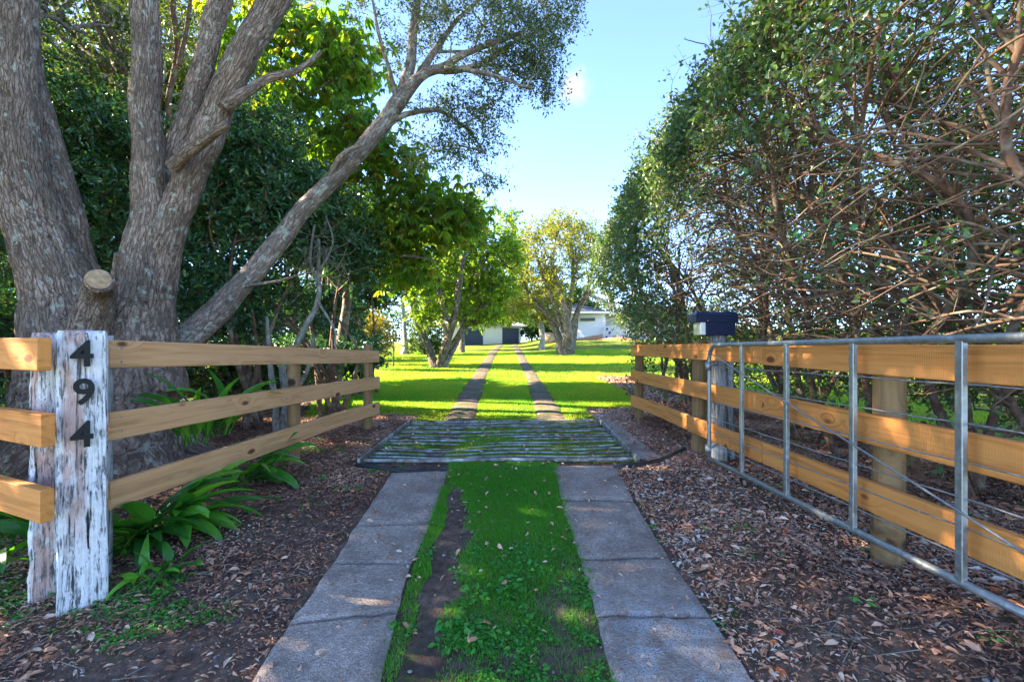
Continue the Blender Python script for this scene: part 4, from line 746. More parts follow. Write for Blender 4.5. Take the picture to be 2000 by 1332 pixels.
def lawntree(label, base_px, stems, blobs, lm, bm, L=.16, tw=6, tl=.6, nl=9, rt=.012, name='tree', cat='tree', wob=.3, group=LT, k=14, Wr=.5, up=.4, d=None, ex=.5, up0=.2):
    b = G(*base_px) if d is None else np.array([(base_px[0]-1000)/F*d, d, float(H((base_px[0]-1000)/F*d, d))]); d = b[1]; t = thing(name, label, cat, b, group); fx = []
    for s_ in stems:
        rows = [(x, y, d+dd*.0+(i*.25*(-1)**len(fx)), w) for i, (x, y, w, dd) in enumerate([(q+(0,))[:4] for q in s_])]
        p, r = PX(rows); 
        if abs(s_[0][1]-base_px[1]) < 12: p = np.vstack([[b[0]*.6+p[0][0]*.4, b[1], b[2]-.15], p]); r = np.concatenate([[r[0]*1.3], r])
        n = 34; q = smooth_path(p, n, .05*d/20); fx.append((q, smooth_path(np.stack([r, r], 1), n)[:, 0]))
    at = np.vstack([blob(P(x, y, d+dd), (rx*d/F, ry*d/F if not isinstance(ry, tuple) else ry[0], rz*d/F), int(n)) for x, y, dd, rx, ry, rz, n in blobs])
    bp, tp, td, _, _ = grow(fx, at, wob, rt, ex, up0=up0); lf, twg = foliage(tp, td, tw, tl, nl, L, Wr, up, LEAF4, twr=.008)
    build('trunk', [tube(q, r, k, seed=R.random()*9, disp=rock(.01)) for q, r in fx], bm, t)
    if len(bp): build('branches', bp+[twg], bm, t)
    build('crown', [lf], lm, t, smooth=False); return t
lawntree('bright green tree with three dark stems spreading in a V, left of the wheel tracks', (860, 718), [[(850, 716, 20), (838, 680, 15), (818, 632, 14), (806, 590, 12), (800, 540, 9)], [(858, 716, 16), (872, 670, 15), (888, 615, 14), (896, 560, 12), (905, 500, 9)], [(868, 716, 14), (884, 680, 12), (903, 640, 11), (910, 600, 10), (925, 540, 8)], [(868, 690, 9), (885, 668, 8), (900, 646, 8)]],
    [(890, 490, 0, 90, 80, 70, 90), (830, 530, 0, 60, 60, 60, 45), (950, 500, 0, 70, 60, 60, 60), (970, 570, 0, 50, 50, 28, 36), (910, 420, 0, 55, 55, 40, 30), (850, 600, -.5, 50, 40, 30, 22), (930, 610, 0, 50, 40, 20, 22), (990, 440, 2, 30, 30, 40, 14)], SPR, BARK_F, .17, 6, .6, 9)
lawntree('round golden olive tree with twisted multiple stems, to the right of the wheel tracks', (1105, 692), [[(1098, 688, 22), (1090, 655, 14), (1066, 612, 10), (1040, 580, 8), (1015, 545, 6)], [(1106, 690, 26), (1108, 650, 20), (1100, 600, 12), (1088, 550, 10), (1075, 500, 7)], [(1112, 690, 20), (1122, 640, 13), (1132, 600, 10), (1150, 550, 8), (1160, 500, 6)], [(1100, 650, 8), (1080, 590, 8), (1060, 540, 7), (1045, 490, 5)], [(1108, 640, 9), (1116, 580, 8), (1118, 520, 7), (1115, 470, 5)], [(1112, 640, 8), (1140, 590, 7), (1172, 545, 5)], [(1100, 640, 7), (1050, 600, 6), (1022, 595, 4)]],
    [(1090, 480, 0, 85, 80, 50, 120), (1050, 540, 0, 55, 60, 50, 60), (1140, 500, 0, 50, 60, 50, 50), (1100, 440, 0, 60, 60, 22, 50), (1030, 500, 0, 36, 40, 46, 30), (1010, 590, 0, 40, 40, 22, 24), (1095, 560, 0, 60, 50, 40, 24), (1165, 545, 0, 25, 30, 40, 10)], OLV, BARK_T, .16, 6, .8, 8, .011, ex=.5)
lawntree('straight trunked tree standing behind the round golden olive tree, below its left side', (1058, 683), [[(1058, 682, 13), (1058, 650, 11), (1057, 615, 10), (1050, 570, 8)], [(1057, 630, 6), (1047, 600, 5), (1030, 585, 4)]], [(1050, 600, 0, 45, 40, 24, 40), (1040, 560, 0, 60, 40, 30, 40), (1075, 620, 0, 26, 30, 16, 16), (1010, 600, 0, 30, 30, 16, 20)], OLV, BARK_P, .24, 5, .8, 9, .014)
lawntree('straight trunk rising between the V shaped tree and the left wheel track', (901, 689), [[(901, 688, 13), (901, 650, 10), (900, 610, 9), (897, 560, 7)]], [(905, 560, 0, 70, 60, 40, 70), (950, 580, 1, 60, 50, 36, 60), (880, 600, 0, 50, 50, 22, 36), (990, 550, 2, 50, 50, 40, 50), (1000, 610, 2, 28, 30, 14, 16)], SPR, BARK_F, .22, 6, .8, 9, .014)
lawntree('pale trunk with flared foot by the dark bush, left of the V shaped tree', (791, 692), [[(791, 691, 18), (792, 665, 9), (788, 620, 8), (786, 570, 7), (780, 520, 6)]], [(785, 510, 0, 50, 50, 50, 50), (760, 570, 1, 36, 40, 40, 24), (830, 560, 2, 40, 40, 40, 36), (800, 440, 1, 60, 60, 40, 50)], DKG, BARK_P, .2, 6, .7, 9, .012)
lawntree('bare pale grey tree with knotted branches in front of the house gate', (1207, 662), [[(1207, 661, 20), (1207, 640, 15), (1203, 615, 12), (1195, 590, 10), (1180, 560, 8), (1182, 520, 6), (1190, 470, 4)], [(1204, 618, 9), (1180, 592, 8), (1160, 578, 6), (1150, 570, 4), (1158, 548, 3)], [(1209, 640, 9), (1222, 618, 8), (1235, 590, 7), (1240, 550, 5)], [(1196, 595, 6), (1200, 560, 5), (1205, 520, 4)]], [(1190, 445, 0, 14, 20, 14, 12), (1180, 560, 0, 36, 30, 40, 16)], ORG_L, BARK_P, .10, 3, .7, 5, .014, wob=.8, k=12)
lawntree('thin young tree with yellow leaves and a stake, on the lawn past the left fence', (768, 714), [[(768, 713, 3), (769, 680, 3), (768, 640, 2)]], [(767, 650, 0, 8, 8, 34, 14), (760, 610, 0, 8, 8, 14, 6)], YLW, BARK_F, .11, 3, .25, 5, .006, k=6, name='sapling', cat='young tree')
lawntree('rounded dark green bush beside the pale trunk, left of the V shaped tree', (832, 693), [[(832, 692, 5), (832, 660, 4)]], [(832, 658, 0, 30, 34, 30, 90), (815, 675, 0, 18, 20, 15, 24), (850, 676, 0, 16, 20, 15, 24)], DKG, BARK_F, .14, 5, .35, 9, .01, name='bush', cat='bush')
lawntree('feathery golden green conifer shrub at the end of the left fence', (735, 722), [[(737, 720, 8), (736, 690, 6), (734, 640, 4)]], [(738, 660, 0, 24, 26, 52, 90), (722, 640, 0, 20, 24, 40, 50)], YLW, BARK_F, .10, 5, .3, 9, .008, Wr=.25, up=.2, name='conifer', cat='conifer')
BK = 'background trees beyond the lawn'
for lab, bp_, st_, bl_, lm_, dd in (
    ('tall dark tree behind the far left end of the lawn, above the conifer shrub', (700, 712), [[(700, 710, 16), (698, 640, 13), (700, 560, 10)]], [(700, 520, 0, 90, 80, 60, 90), (640, 500, 1, 70, 60, 60, 50), (760, 480, 1, 60, 60, 60, 60), (690, 620, 0, 40, 40, 26, 16)], DKG, None),
    ('golden lit trunk and foliage glowing behind the left fence', (716, 704), [[(718, 700, 12), (716, 640, 9), (712, 600, 8)]], [(700, 650, 0, 34, 34, 30, 34), (660, 670, 0, 30, 34, 20, 26), (640, 600, 3, 60, 50, 30, 26)], OLV, None),
    ('leafy green tree just left of the garage, behind the V shaped tree', (872, 684), [[(872, 682, 12), (868, 640, 9)]], [(870, 600, 0, 60, 60, 34, 60), (830, 560, 0, 50, 50, 40, 50), (900, 530, 2, 60, 60, 40, 50)], SPR, None),
    ('broad green tree in front of the garage roof', (960, 676), [[(985, 560, 9), (965, 590, 8)]], [(960, 590, -2, 60, 50, 40, 90), (1000, 612, -2, 32, 40, 15, 36), (930, 617, -2, 36, 40, 16, 40), (990, 500, 0, 40, 40, 40, 40)], SPR, 50),
    ('small dark bush between the garage and the house', (1040, 674), [[(1040, 672, 4), (1040, 655, 3)]], [(1042, 640, 0, 18, 20, 24, 50), (1075, 640, 0, 30, 20, 18, 50), (1110, 648, 0, 14, 14, 14, 16)], DKG, 64),
    ('dark green tree behind the house roof, above the golden olive tree', (1120, 668), [[(1120, 664, 8), (1120, 600, 7)]], [(1120, 585, 0, 40, 40, 24, 60), (1150, 600, 0, 16, 20, 12, 20), (1080, 560, 0, 40, 40, 36, 40)], DKG, 62)):
    lawntree(lab, bp_, st_, bl_, lm_, BARK_F, .24 if (dd or 30) < 40 else .36, 6, .9, 9, .014, group=BK, d=dd)
# wood far behind the left trees and hedge
def farrow(name, label, pts, hgt, n, lm):
    V = []; A = []
    for (x0, y0), (x1, y1) in zip(pts[:-1], pts[1:]):
        t = R.random(n); x = x0+(x1-x0)*t+R.normal(size=n)*1.2; y = y0+(y1-y0)*t+R.normal(size=n)*1.2; hh = hgt*(.55+.7*nz2(x, y, .22, 4)); z = H(x, y)+hh*R.random(n)**.8; A.append(np.stack([x, y, z], -1))
    A = np.vstack(A); lf = leaves(A, rdir(len(A)), R.uniform(.3, .6, len(A)), R.uniform(.2, .35, len(A)), LEAF4, .3)
    o = build(name, [lf], lm, smooth=False, loc=(pts[0][0], pts[0][1], 0)); tag(o, label, 'hedgerow', kind='stuff')
farrow('hedgerow', 'far wood of mixed green trees closing the view beyond the lawn', [(-62, 60), (-34, 80), (-6, 88), (14, 92), (40, 84)], 6.5, 9000, DKG)
farrow('hedgerow', 'far line of yellow green shrubs seen low between the stems on the right', [(12, 30), (22, 18), (24, 6), (22, -4)], 1.6, 4000, SPR)
shrub('evergreen_shrub', 'shaggy dark green shrub at the left picture edge, behind the thick leftmost trunk', 'shrub', (-8.2, 6., 0), 5, np.vstack([blob((-8.2, 6., 3.8), (1.7, 2.0, 3.8), 460)]), GLOSS, STEM, 7, .4, 9, .11, .42, group=GSH)  # edge foliage, raised tall to keep low sun off the foreground
shrub('evergreen_shrub', 'tall shrub outside the left picture edge beside the road', 'shrub', (-7.4, 2.6, 0), 5, np.vstack([blob((-7.6, 2.8, 4.2), (1.6, 2.2, 4.2), 480)]), GLOSS, STEM, 8, .45, 9, .13, .5, group=GSH)  # out-of-frame sun blocker, added for its shadow on the fences and drive

# ---- buildings
CREAM = M('cream_weatherboard', .7, .3); CREAM.color((.68, .62, .47)); CREAM.bump(CREAM.wave(CREAM.obj(), 1.1, 0, 0, 1, 'Z', 'SAW'), .02, .8)
WHITE = M('white_weatherboard', .6, .3); WHITE.color((.74, .71, .74)); WHITE.bump(WHITE.wave(WHITE.obj(), 1.6, 0, 0, 1, 'Z', 'SAW'), .02, .9)
DOORM = M('charcoal_roller_door', .5, .4); DOORM.color((.035, .042, .058)); DOORM.bump(DOORM.wave(DOORM.obj(), 3.2, 0, 0, 1, 'Z'), .02, .8)
def roofmat(n_, c):
    m = M(n_, .6, .4); o = m.obj(); w = m.wave(o, 1.6, .0, 0, 1, 'X'); m.color(m.mix(m.math('MULTIPLY', m.noise(o, 2., 5), .8), c, tuple(x*.5 for x in c))); m.bump(m.math('ADD', w, m.wave(o, 1.2, 0, 0, 1, 'Y', 'SAW')), .05, 1.); return m.m
ROOFD = roofmat('dark_tile_roof', (.055, .055, .085)); ROOFC = roofmat('pale_roof', (.5, .45, .38))
GLASS = M('window_glass', .08, .8); GLASS.color((.10, .12, .11)); TRIM = plain('white_trim', (.75, .74, .72), .5, .4, .08)
PANELM = plain('grey_painted_panel', (.42, .45, .47), .6, .3, .1); BRICKT = plain('timber_retaining_wall', (.30, .17, .10), .9, .2, .25, 3.)
def W2(px, py, d): return P(px, py, d)
def quadbox(name, c0, c1, z0, z1, th, mat, par, bev=.01):
    """upright slab from plan point c0 to c1, thickness th away from the camera"""
    c0 = np.array(c0[:2]); c1 = np.array(c1[:2]); a_ = unit(c1-c0); n_ = np.array([-a_[1], a_[0]]); m0 = np.array([*(c0+n_*th/2), (z0+z1)/2]); m1_ = np.array([*(c1+n_*th/2), (z0+z1)/2])
    return build(name, [beam(m0, m1_, abs(th)/2, (z1-z0)/2, bev, 1, seed=1.)], mat, par, smooth=False)
ga = P(868, 675, 55.)[:2]; gb = P(1017, 672, 63.)[:2]; gdir = unit(gb-ga); gn = np.array([-gdir[1], gdir[0]]); zg = float(H(*gb))-.3; ztp_ = P(0, 636, 60)[2]+.1
gar = thing('garage', 'low cream garage with two charcoal roller doors at the end of the wheel tracks', 'garage', (*gb, zg))
quadbox('wall', ga, gb, zg, ztp_, .2, CREAM.m, gar); gc = gb+gn*6.5+gdir*1.0
quadbox('side_wall', gb+gn*.0+gdir*.02, gc, zg, ztp_, .2, CREAM.m, gar)
for pa, pb_, zt_ in ((906, 943, 2.35), (981, 1013, 2.3)):
    def hit(px):  # where the view ray meets the facade
        k_ = (px-1000)/F; t = (ga[0]-k_*ga[1])/(k_*gdir[1]-gdir[0]); return ga+gdir*t
    p0, p1 = hit(pa)-gn*.05, hit(pb_)-gn*.05; z0 = float(H(*p0)); d_o = quadbox('garage_door', p0, p1, z0-.05, z0+zt_-.15, .06, DOORM.m, gar)
e0, e1 = ga-gn*.6-gdir*.5, gb-gn*.6+gdir*.9; r0, r1 = ga+gn*3.2, gb+gn*3.2; bk0, bk1 = ga+gn*7-gdir*.5, gc+gn*.5+gdir*.3
V = np.array([[*e0, ztp_-.02], [*e1, ztp_-.02], [*r1, ztp_+1.15], [*r0, ztp_+1.15], [*bk0, ztp_], [*bk1, ztp_], [*e0, ztp_-.2], [*e1, ztp_-.2], [*bk0, ztp_-.2], [*bk1, ztp_-.2]])
build('roof', [(V, [np.array([[0, 1, 2, 3], [3, 2, 5, 4], [6, 7, 1, 0], [9, 8, 4, 5], [8, 9, 7, 6], [7, 9, 5, 1], [8, 6, 0, 4]]), np.array([[1, 5, 2], [0, 3, 4]])])], ROOFC, gar, smooth=False)
p_ = hit(1018)-gn*.16; build('hose_reel', [tube([[*(p_+gn*.1), zg+1.75], [*(p_-gn*.1), zg+1.75]], .28, 16)[:2]], BLACK, gar)
bo = thing('boulder', 'large brown rounded boulder on the lawn between the garage and the golden olive tree', 'boulder', G(1072, 671))
c = np.array(ORG[bo.name]); nu, nv_ = 40, 24; U, Vv = np.meshgrid(np.linspace(0, 2*math.pi, nu, endpoint=False), np.linspace(0, math.pi, nv_)); q = np.stack([np.sin(Vv)*np.cos(U), np.sin(Vv)*np.sin(U), np.cos(Vv)], -1)
rb = 1+.5*(fbm(q*1.6+3, 4)-.5); Q = q*rb[..., None]*np.array([1.0, .8, .85])*c[1]/60+c+[0, 0, .5]; i = (np.arange(nv_-1)[:, None]*nu+np.arange(nu)[None]); j = (np.arange(nv_-1)[:, None]*nu+(np.arange(nu)[None]+1) % nu); build('stone', [(Q.reshape(-1, 3), np.stack([i, i+nu, j+nu, j], -1).reshape(-1, 4))], plain('brown_rock', (.28, .19, .12), .9, .2, .4, 2., .1), bo)
# house
D = 47.; hz0 = P(0, 664, D)[2]-.5; ze = P(0, 613, D)[2]
ho_ = thing('house', 'white weatherboard house with dark tiled roof, behind the golden olive and bare pale trees', 'house', (*P(1178, 664, D)[:2], hz0))
a0, a1 = P(1092, 0, D+1.5)[:2], P(1178, 0, D)[:2]; quadbox('wall', a0, a1, hz0, ze, .25, WHITE.m, ho_); a2 = a1+[.9, 7]; quadbox('side_wall', a1+[.01, .05], a2, hz0, ze, -.25, WHITE.m, ho_)
b0_, b1_ = P(1178, 0, D+4)[:2], P(1360, 0, D+2)[:2]; quadbox('wall', b0_, b1_, hz0, ze+.05, .25, CREAM.m, ho_)
w = quadbox('window', P(1132, 0, D+.6)[:2]+[0, -.03], P(1163, 0, D+.2)[:2]+[0, -.03], P(0, 627.5, D)[2], P(0, 620, D)[2], .06, TRIM, ho_); quadbox('pane', P(1133, 0, D+.55)[:2]+[0, -.05], P(1162, 0, D+.18)[:2]+[0, -.05], P(0, 626.8, D)[2], P(0, 620.8, D)[2], .05, GLASS.m, w)
def hip(name, x0, x1, y0, y1, z, rise, mat, par):
    m_ = (y0+y1)/2; k_ = min((y1-y0)/2, (x1-x0)/2*.98); V = np.array([[x0, y0, z], [x1, y0, z], [x1, y1, z], [x0, y1, z], [x0+k_, m_, z+rise], [x1-k_, m_, z+rise], [x0, y0, z-.16], [x1, y0, z-.16], [x1, y1, z-.16], [x0, y1, z-.16]])
    return build(name, [(V, [np.array([[0, 1, 5, 4], [2, 3, 4, 5], [6, 7, 1, 0], [7, 8, 2, 1], [8, 9, 3, 2], [9, 6, 0, 3], [9, 8, 7, 6]]), np.array([[1, 2, 5], [3, 0, 4]])])], mat, par, smooth=False)
rf = hip('roof', a0[0]-.6, a1[0]+.7, D-.6, D+7.5, ze+.16, P(0, 597, D+3.5)[2]-ze, ROOFD, ho_); build('gutter', [box([a0[0]-.66, D-.68, ze-.02], [a1[0]+.76, D-.58, ze+.14], .02)], TRIM, rf, smooth=False)
rf = hip('roof', b0_[0]-1., b1_[0]+.7, D+1.6, D+12, ze+.28, P(0, 598, D+6)[2]-ze, ROOFD, ho_); build('gutter', [box([a1[0]+.8, D+1.5, ze+.04], [b1_[0]+.76, D+1.6, ze+.26], .02)], TRIM, rf, smooth=False)
gp_ = thing('garden_gate', 'pale grey panel gate with small cut out squares beside the white house wall', 'gate', P(1210, 664, D-.6))
z0, z1 = hz0+.1, P(0, 637, D-.6)[2]; gx0, gx1 = P(1178, 0, D-.6)[0], P(1243, 0, D-.6)[0]
quadbox('panel', [gx0, D-.6], [gx1, D-.6], z0, z1, .08, PANELM, gp_)
for cx_, cy_ in ((1186, 641), (1197, 641), (1191, 648), (1185, 657), (1198, 657), (1230, 657), (1230, 642), (1222, 648)):
    q = P(cx_, cy_, D-.68); build('cut_out', [box(q-[.09, .012, .16], q+[.09, .012, .02], .004), box(q-[.09, .012, .28], q+[.0, .012, -.20], .004)], BLACK, gp_, smooth=False)
fn = thing('slat_fence', 'pale grey slat fence running right from the panel gate towards the hedge', 'fence', P(1270, 664, D-.5))
for k in range(14): x_ = gx1+.08+k*.36; build('slat', [box([x_, D-.55, z0], [x_+.30, D-.5, z1-.02*(k % 2)], .01)], PANELM, fn, smooth=False)
rw_ = thing('retaining_wall', 'low sloping brown timber retaining wall at the foot of the white house wall', 'wall', P(1150, 662, D-2))
p0, p1 = P(1118, 664, D-2.), P(1177, 664, D-1.2); zz1 = P(0, 652, D-1.2)[2]
V = np.array([[p0[0], p0[1], hz0], [p1[0], p1[1], hz0], [p1[0], p1[1], zz1], [p0[0], p0[1], P(0, 663, D-2)[2]], [p0[0], p0[1]+.25, hz0], [p1[0], p1[1]+.25, hz0], [p1[0], p1[1]+.25, zz1], [p0[0], p0[1]+.25, P(0, 663, D-2)[2]]])
build('boards', [(V, np.array([[0, 1, 2, 3], [5, 4, 7, 6], [3, 2, 6, 7], [1, 5, 6, 2], [4, 0, 3, 7]]))], BRICKT, rw_, smooth=False)
# mulch mound round the bare tree
c = G(1205, 664); U = np.linspace(0, 2*math.pi, 40, endpoint=False); rr_ = np.linspace(0, 1, 8)[1:]; V = [[c[0], c[1], float(H(c[0], c[1]))+.28]]
for r_ in rr_:
    for u in U: x_, y_ = c[0]+math.cos(u)*2.1*r_, c[1]+math.sin(u)*1.5*r_; V.append([x_, y_, float(H(x_, y_))+.28*(1-r_**2)+.01-.05*(r_ == 1)])
j = np.arange(40); Fm = [np.stack([np.zeros(40, int), 1+j, 1+(j+1) % 40], -1), np.vstack([np.stack([1+k*40+j, 1+(k+1)*40+j, 1+(k+1)*40+(j+1) % 40, 1+k*40+(j+1) % 40], -1) for k in range(6)])]
mo = build('mulch_bed', [(np.array(V), Fm)], plain('orange_brown_mulch', (.30, .17, .08), .95, .1, .4, 3., .05)); tag(mo, kind='structure')
# ================================================================ GROUND COVER AND PLANTS
def inpoly_strip(x, y):   # True on the concrete strips, tracks or grid
    px = 1000+x/y*F; py = 672+(CH-H(x, y))/y*F
    l = (px > 495+.6634*(1332-py)-4) & (px < 745+.3244*(1332-py)+4); r = (px > 1197-.2714*(1332-py)-4) & (px < 1465-.643*(1332-py)+4)
    return (py > 916) & (l | r)
def ontrack(x, y):
    x = x+(nz2(x, y, 4., 3)-.5)*.22
    px = 1000+x/y*F; py = 672+(CH-H(x, y))/y*F; o = np.zeros(len(x), bool)
    for t in TRK:
        ys_ = np.array([a[1] for a, b in t])[::-1]; o |= (px > np.interp(py, ys_, np.array([a[0] for a, b in t])[::-1])-1) & (px < np.interp(py, ys_, np.array([b[0] for a, b in t])[::-1])+1) & (py < 829)
    return o
def blades(x, y, h, w, lean_=.5, z=None):
    n = len(x); z = H(x, y)-.004 if z is None else z; p = np.stack([x, y, z], -1); a = R.random(n)*2*math.pi; s = np.stack([np.cos(a), np.sin(a), 0*a], -1)*(w/2)[:, None]
    d = np.stack([np.cos(a+1.57+R.normal(size=n)*.5), np.sin(a+1.57+R.normal(size=n)*.5), 0*a], -1)*(h*lean_*R.random(n)*1.6)[:, None]
    u = np.stack([0*a, 0*a, h], -1); V = np.stack([p-s, p+s, p+u*.62+d*.35+s*.7, p+u*.62+d*.35-s*.7, p+u*.95+d], 1).reshape(-1, 3); b = np.arange(n)*5
    return V, [np.stack([b, b+1, b+2, b+3], -1), np.stack([b+3, b+2, b+4], -1)], {'rnd': np.repeat(np.clip(.45*R.random(n)+.9*(nz2(x, y, .9, 40)-.5)+.28, 0, 1), 5)}
GRASS = leafmat('grass_blades', [(.07, .28, .028), (.12, .36, .028), (.22, .37, .018), (.36, .41, .035)], .5, .4, .4, (1.9, 1.8, .4))
def scatter(n, x0, x1, y0, y1, keep):
    x = R.uniform(x0, x1, n); y = y0+(y1-y0)*R.random(n)**.8; k = keep(x, y); return x[k], y[k]
# centre strip
def centre(x, y):
    px = 1000+x/y*F; py = 672+(CH-H(x, y))/y*F; t = (1332-py); L_ = 745+.3244*t; R_ = 1197-.2714*t; u = (px-L_)/(R_-L_)
    bare_ = .30*sm(915, 1010, py)*(1-.35*sm(1180, 1332, py)); e = (nz2(x, y, 5., 2)-.5)
    dens = sm(bare_-.06, bare_+.06, u+e*.25)*(1-.5*sm(.82, .98, u+e*.5)*sm(950, 1100, py)); dens = dens+.9*(u < .07+e*.1)*(py > 950)
    dens = dens*np.where(py > 1120, .3+.7*sm(.36, .46, nz2(x, y, 4., 7)), 1); return np.where((u > -.03) & (u < 1.03) & (py > 905), dens, 0)
x, y = scatter(330000, -1.0, 1.0, 1.1, 5.0, lambda x, y: R.random(len(x)) < centre(x, y)*(.45+.55*sm(2., 4, y)))
bl1 = blades(x, y, R.uniform(.012, .042, len(x)), R.uniform(.002, .0042, len(x)), 1.); bl1[2]['rnd'] = bl1[2]['rnd']*.6  # blade colour pushed greener to paint in the shaded look of the strip
# grass in the cattle grid
def gridk(x, y):
    e = nz2(x, y, 3., 5); c = np.exp(-((x+.05)/.6)**2)*.9+.5*sm(.5, .6, e)+.35; wp = np.exp(-((x+.85)/.2)**2)*.8; return (R.random(len(x)) < (c-wp)) & (x > NL[0]-.05) & (x < NR[0]+.05)
x, y = scatter(190000, -1.7, 1.5, 4.95, 7.5, gridk); bl2 = blades(x, y, R.uniform(.012, .034, len(x))*(1+.7*np.exp(-((x+.1)/.35)**2-((y-6.3)/.5)**2)), R.uniform(.004, .006, len(x)))
# lawn
def lk(x, y): return (lawn_mask(x, y)+(nz2(x, y, 6.)-.5)*.8 > .5) & ~ontrack(x, y)
x, y = scatter(420000, -9, 9, 7.4, 15, lambda x, y: lk(x, y) & (np.abs(x) < y*1.12+.5)); bl3 = blades(x, y, R.uniform(.02, .045, len(x)), R.uniform(.006, .010, len(x)))
x, y = scatter(260000, -16, 14, 13, 34, lambda x, y: lk(x, y)); bl4 = blades(x, y, R.uniform(.03, .055, len(x)), R.uniform(.015, .026, len(x)))
bl3[2]['rnd'] = np.clip(bl3[2]['rnd']+.15, 0, 1); bl4[2]['rnd'] = np.clip(bl4[2]['rnd']+.2, 0, 1)  # lawn blades tinted yellower, sunlight put into their colour
gs = build('grass', [bl1, bl2, bl3, bl4], GRASS, smooth=False); tag(gs, 'short green grass of the lawn, the centre strip and the cattle grid', 'grass', kind='stuff')
# leaf litter
LIT = M('dry_leaves', .7, .35); LIT.color(LIT.ramp(LIT.attr('rnd', False), [(0., (.11, .055, .038)), (.3, (.28, .125, .075)), (.5, (.46, .225, .13)), (.68, (.60, .34, .22)), (.84, (.64, .49, .39)), (.93, (.50, .15, .04)), (.96, (.36, .06, .03)), (1., (.6, .52, .46))]))
def litk(x, y):
    px = 1000+x/y*F; py = 672+(CH-H(x, y))/y*F; t = 1332-py; out_ = ((px < 490+.6634*t) | (px > 1470-.643*t)) & ~inpoly_strip(x, y); grd = (y > 4.85) & (y < 7.6) & (x > -1.75) & (x < 1.5)
    d = np.where(x > 0, .25+.75*sm(.36, .6, nz2(x, y, 1.3, 21)+.12*sm(2.5, 4.5, y)+.1*sm(1.8, 2.6, x)), .35+.65*sm(.4, .62, nz2(x, y, 1.1, 33)+.12*sm(2.3, 3.6, y)-.08*sm(2.4, 3.2, -x)))
    return (R.random(len(x)) < d) & out_ & ~grd & (lawn_mask(x, y) < .5)
def lit(n, x0, x1, y0, y1, lo, hi, wr, keep=litk, lift=.006, rng=(0, 1), tilt=.35):
    x, y = scatter(n, x0, x1, y0, y1, keep); n = len(x); a = R.random(n)*2*math.pi; D_ = np.stack([np.cos(a), np.sin(a), R.normal(size=n)*tilt*.6], -1); l = lo+(hi*1.15-lo)*R.random(n)**2.2
    return leaves(np.stack([x, y, H(x, y)+lift+R.random(n)*.018], -1), D_, l, l*R.uniform(*wr, n), LITT, 1-tilt, rng[0]+(rng[1]-rng[0])*np.clip(R.random(n)*.8+(nz2(x, y, 1.8, 61)-.5)*1.2+.1, 0, 1), curl=.25)
lt = [lit(170000, 1.0, 6.5, 1.2, 8.8, .014, .042, (.12, .35)), lit(30000, 1.0, 6.5, 1.2, 8.8, .035, .07, (.3, .42)), lit(150000, -6, -.9, 1.3, 8.6, .014, .04, (.12, .35), rng=(0, .85)), lit(9000, -6, -.9, 1.3, 8.6, .035, .065, (.3, .45)),
      lit(14000, 2.2, 6.5, 8.0, 16, .05, .09, (.3, .5)), lit(9000, -7, -2.5, 7.5, 14, .04, .07, (.3, .5)), lit(240, -1.2, 1.2, 1.3, 5, .03, .06, (.3, .5), lambda x, y: np.abs(x) < 1.3, .03, (.3, .9)), lit(260, -1.6, 1.4, 5, 7.5, .03, .06, (.3, .5), lambda x, y: x < 9, .05, (.4, 1))]
lo_ = build('leaf_litter', lt, LIT.m, smooth=False); tag(lo_, 'dry brown and orange fallen leaves and bark chips on the soil beside the driveway', 'fallen leaves', kind='stuff')
# twigs
x, y = scatter(5200, -6, 6, 1.3, 8.5, lambda x, y: litk(x, y) & ((np.abs(x) > 1.0))); n = len(x); a = R.random(n)*2*math.pi; l = R.uniform(.04, .22, n); A = np.stack([x, y, H(x, y)+.016], -1); B = A+np.stack([np.cos(a)*l, np.sin(a)*l, R.normal(size=n)*.01], -1); B[:, 2] = H(B[:, 0], B[:, 1])+.018+R.random(n)*.015
tg = build('twigs', [segs(A, B, .0022, .0012, 5)], STEMG); tag(tg, 'thin dry twigs scattered over the leaf litter', 'twigs', kind='stuff')
# pebbles
x, y = scatter(1500, -4, 4, 1.3, 6, lambda x, y: ~inpoly_strip(x, y) & (R.random(len(x)) < .6)); ps = []; n = len(x)
O8 = np.array([[1, 0, 0], [-1, 0, 0], [0, 1, 0], [0, -1, 0], [0, 0, 1], [0, 0, -1], [.6, .6, .5], [-.6, .6, .4], [.6, -.6, .5], [-.6, -.6, .5]]); OF = np.array([[0, 6, 4], [6, 2, 4], [2, 7, 4], [7, 1, 4], [1, 9, 4], [9, 3, 4], [3, 8, 4], [8, 0, 4], [0, 2, 6], [2, 1, 7], [1, 3, 9], [3, 0, 8]])
sz = R.uniform(.004, .014, (n, 1, 1))*R.uniform(.6, 1.2, (n, 1, 3)); V = np.stack([x, y, H(x, y)+.004], -1)[:, None]+O8[None]*sz; pb_ = build('pebbles', [(V.reshape(-1, 3), (np.arange(n)[:, None, None]*10+OF[None]).reshape(-1, 3))], plain('grey_pebble', (.24, .22, .22), .8, .3, .5, 20.)); tag(pb_, 'small grey stones lying in the soil near the concrete strips', 'pebbles', kind='stuff')
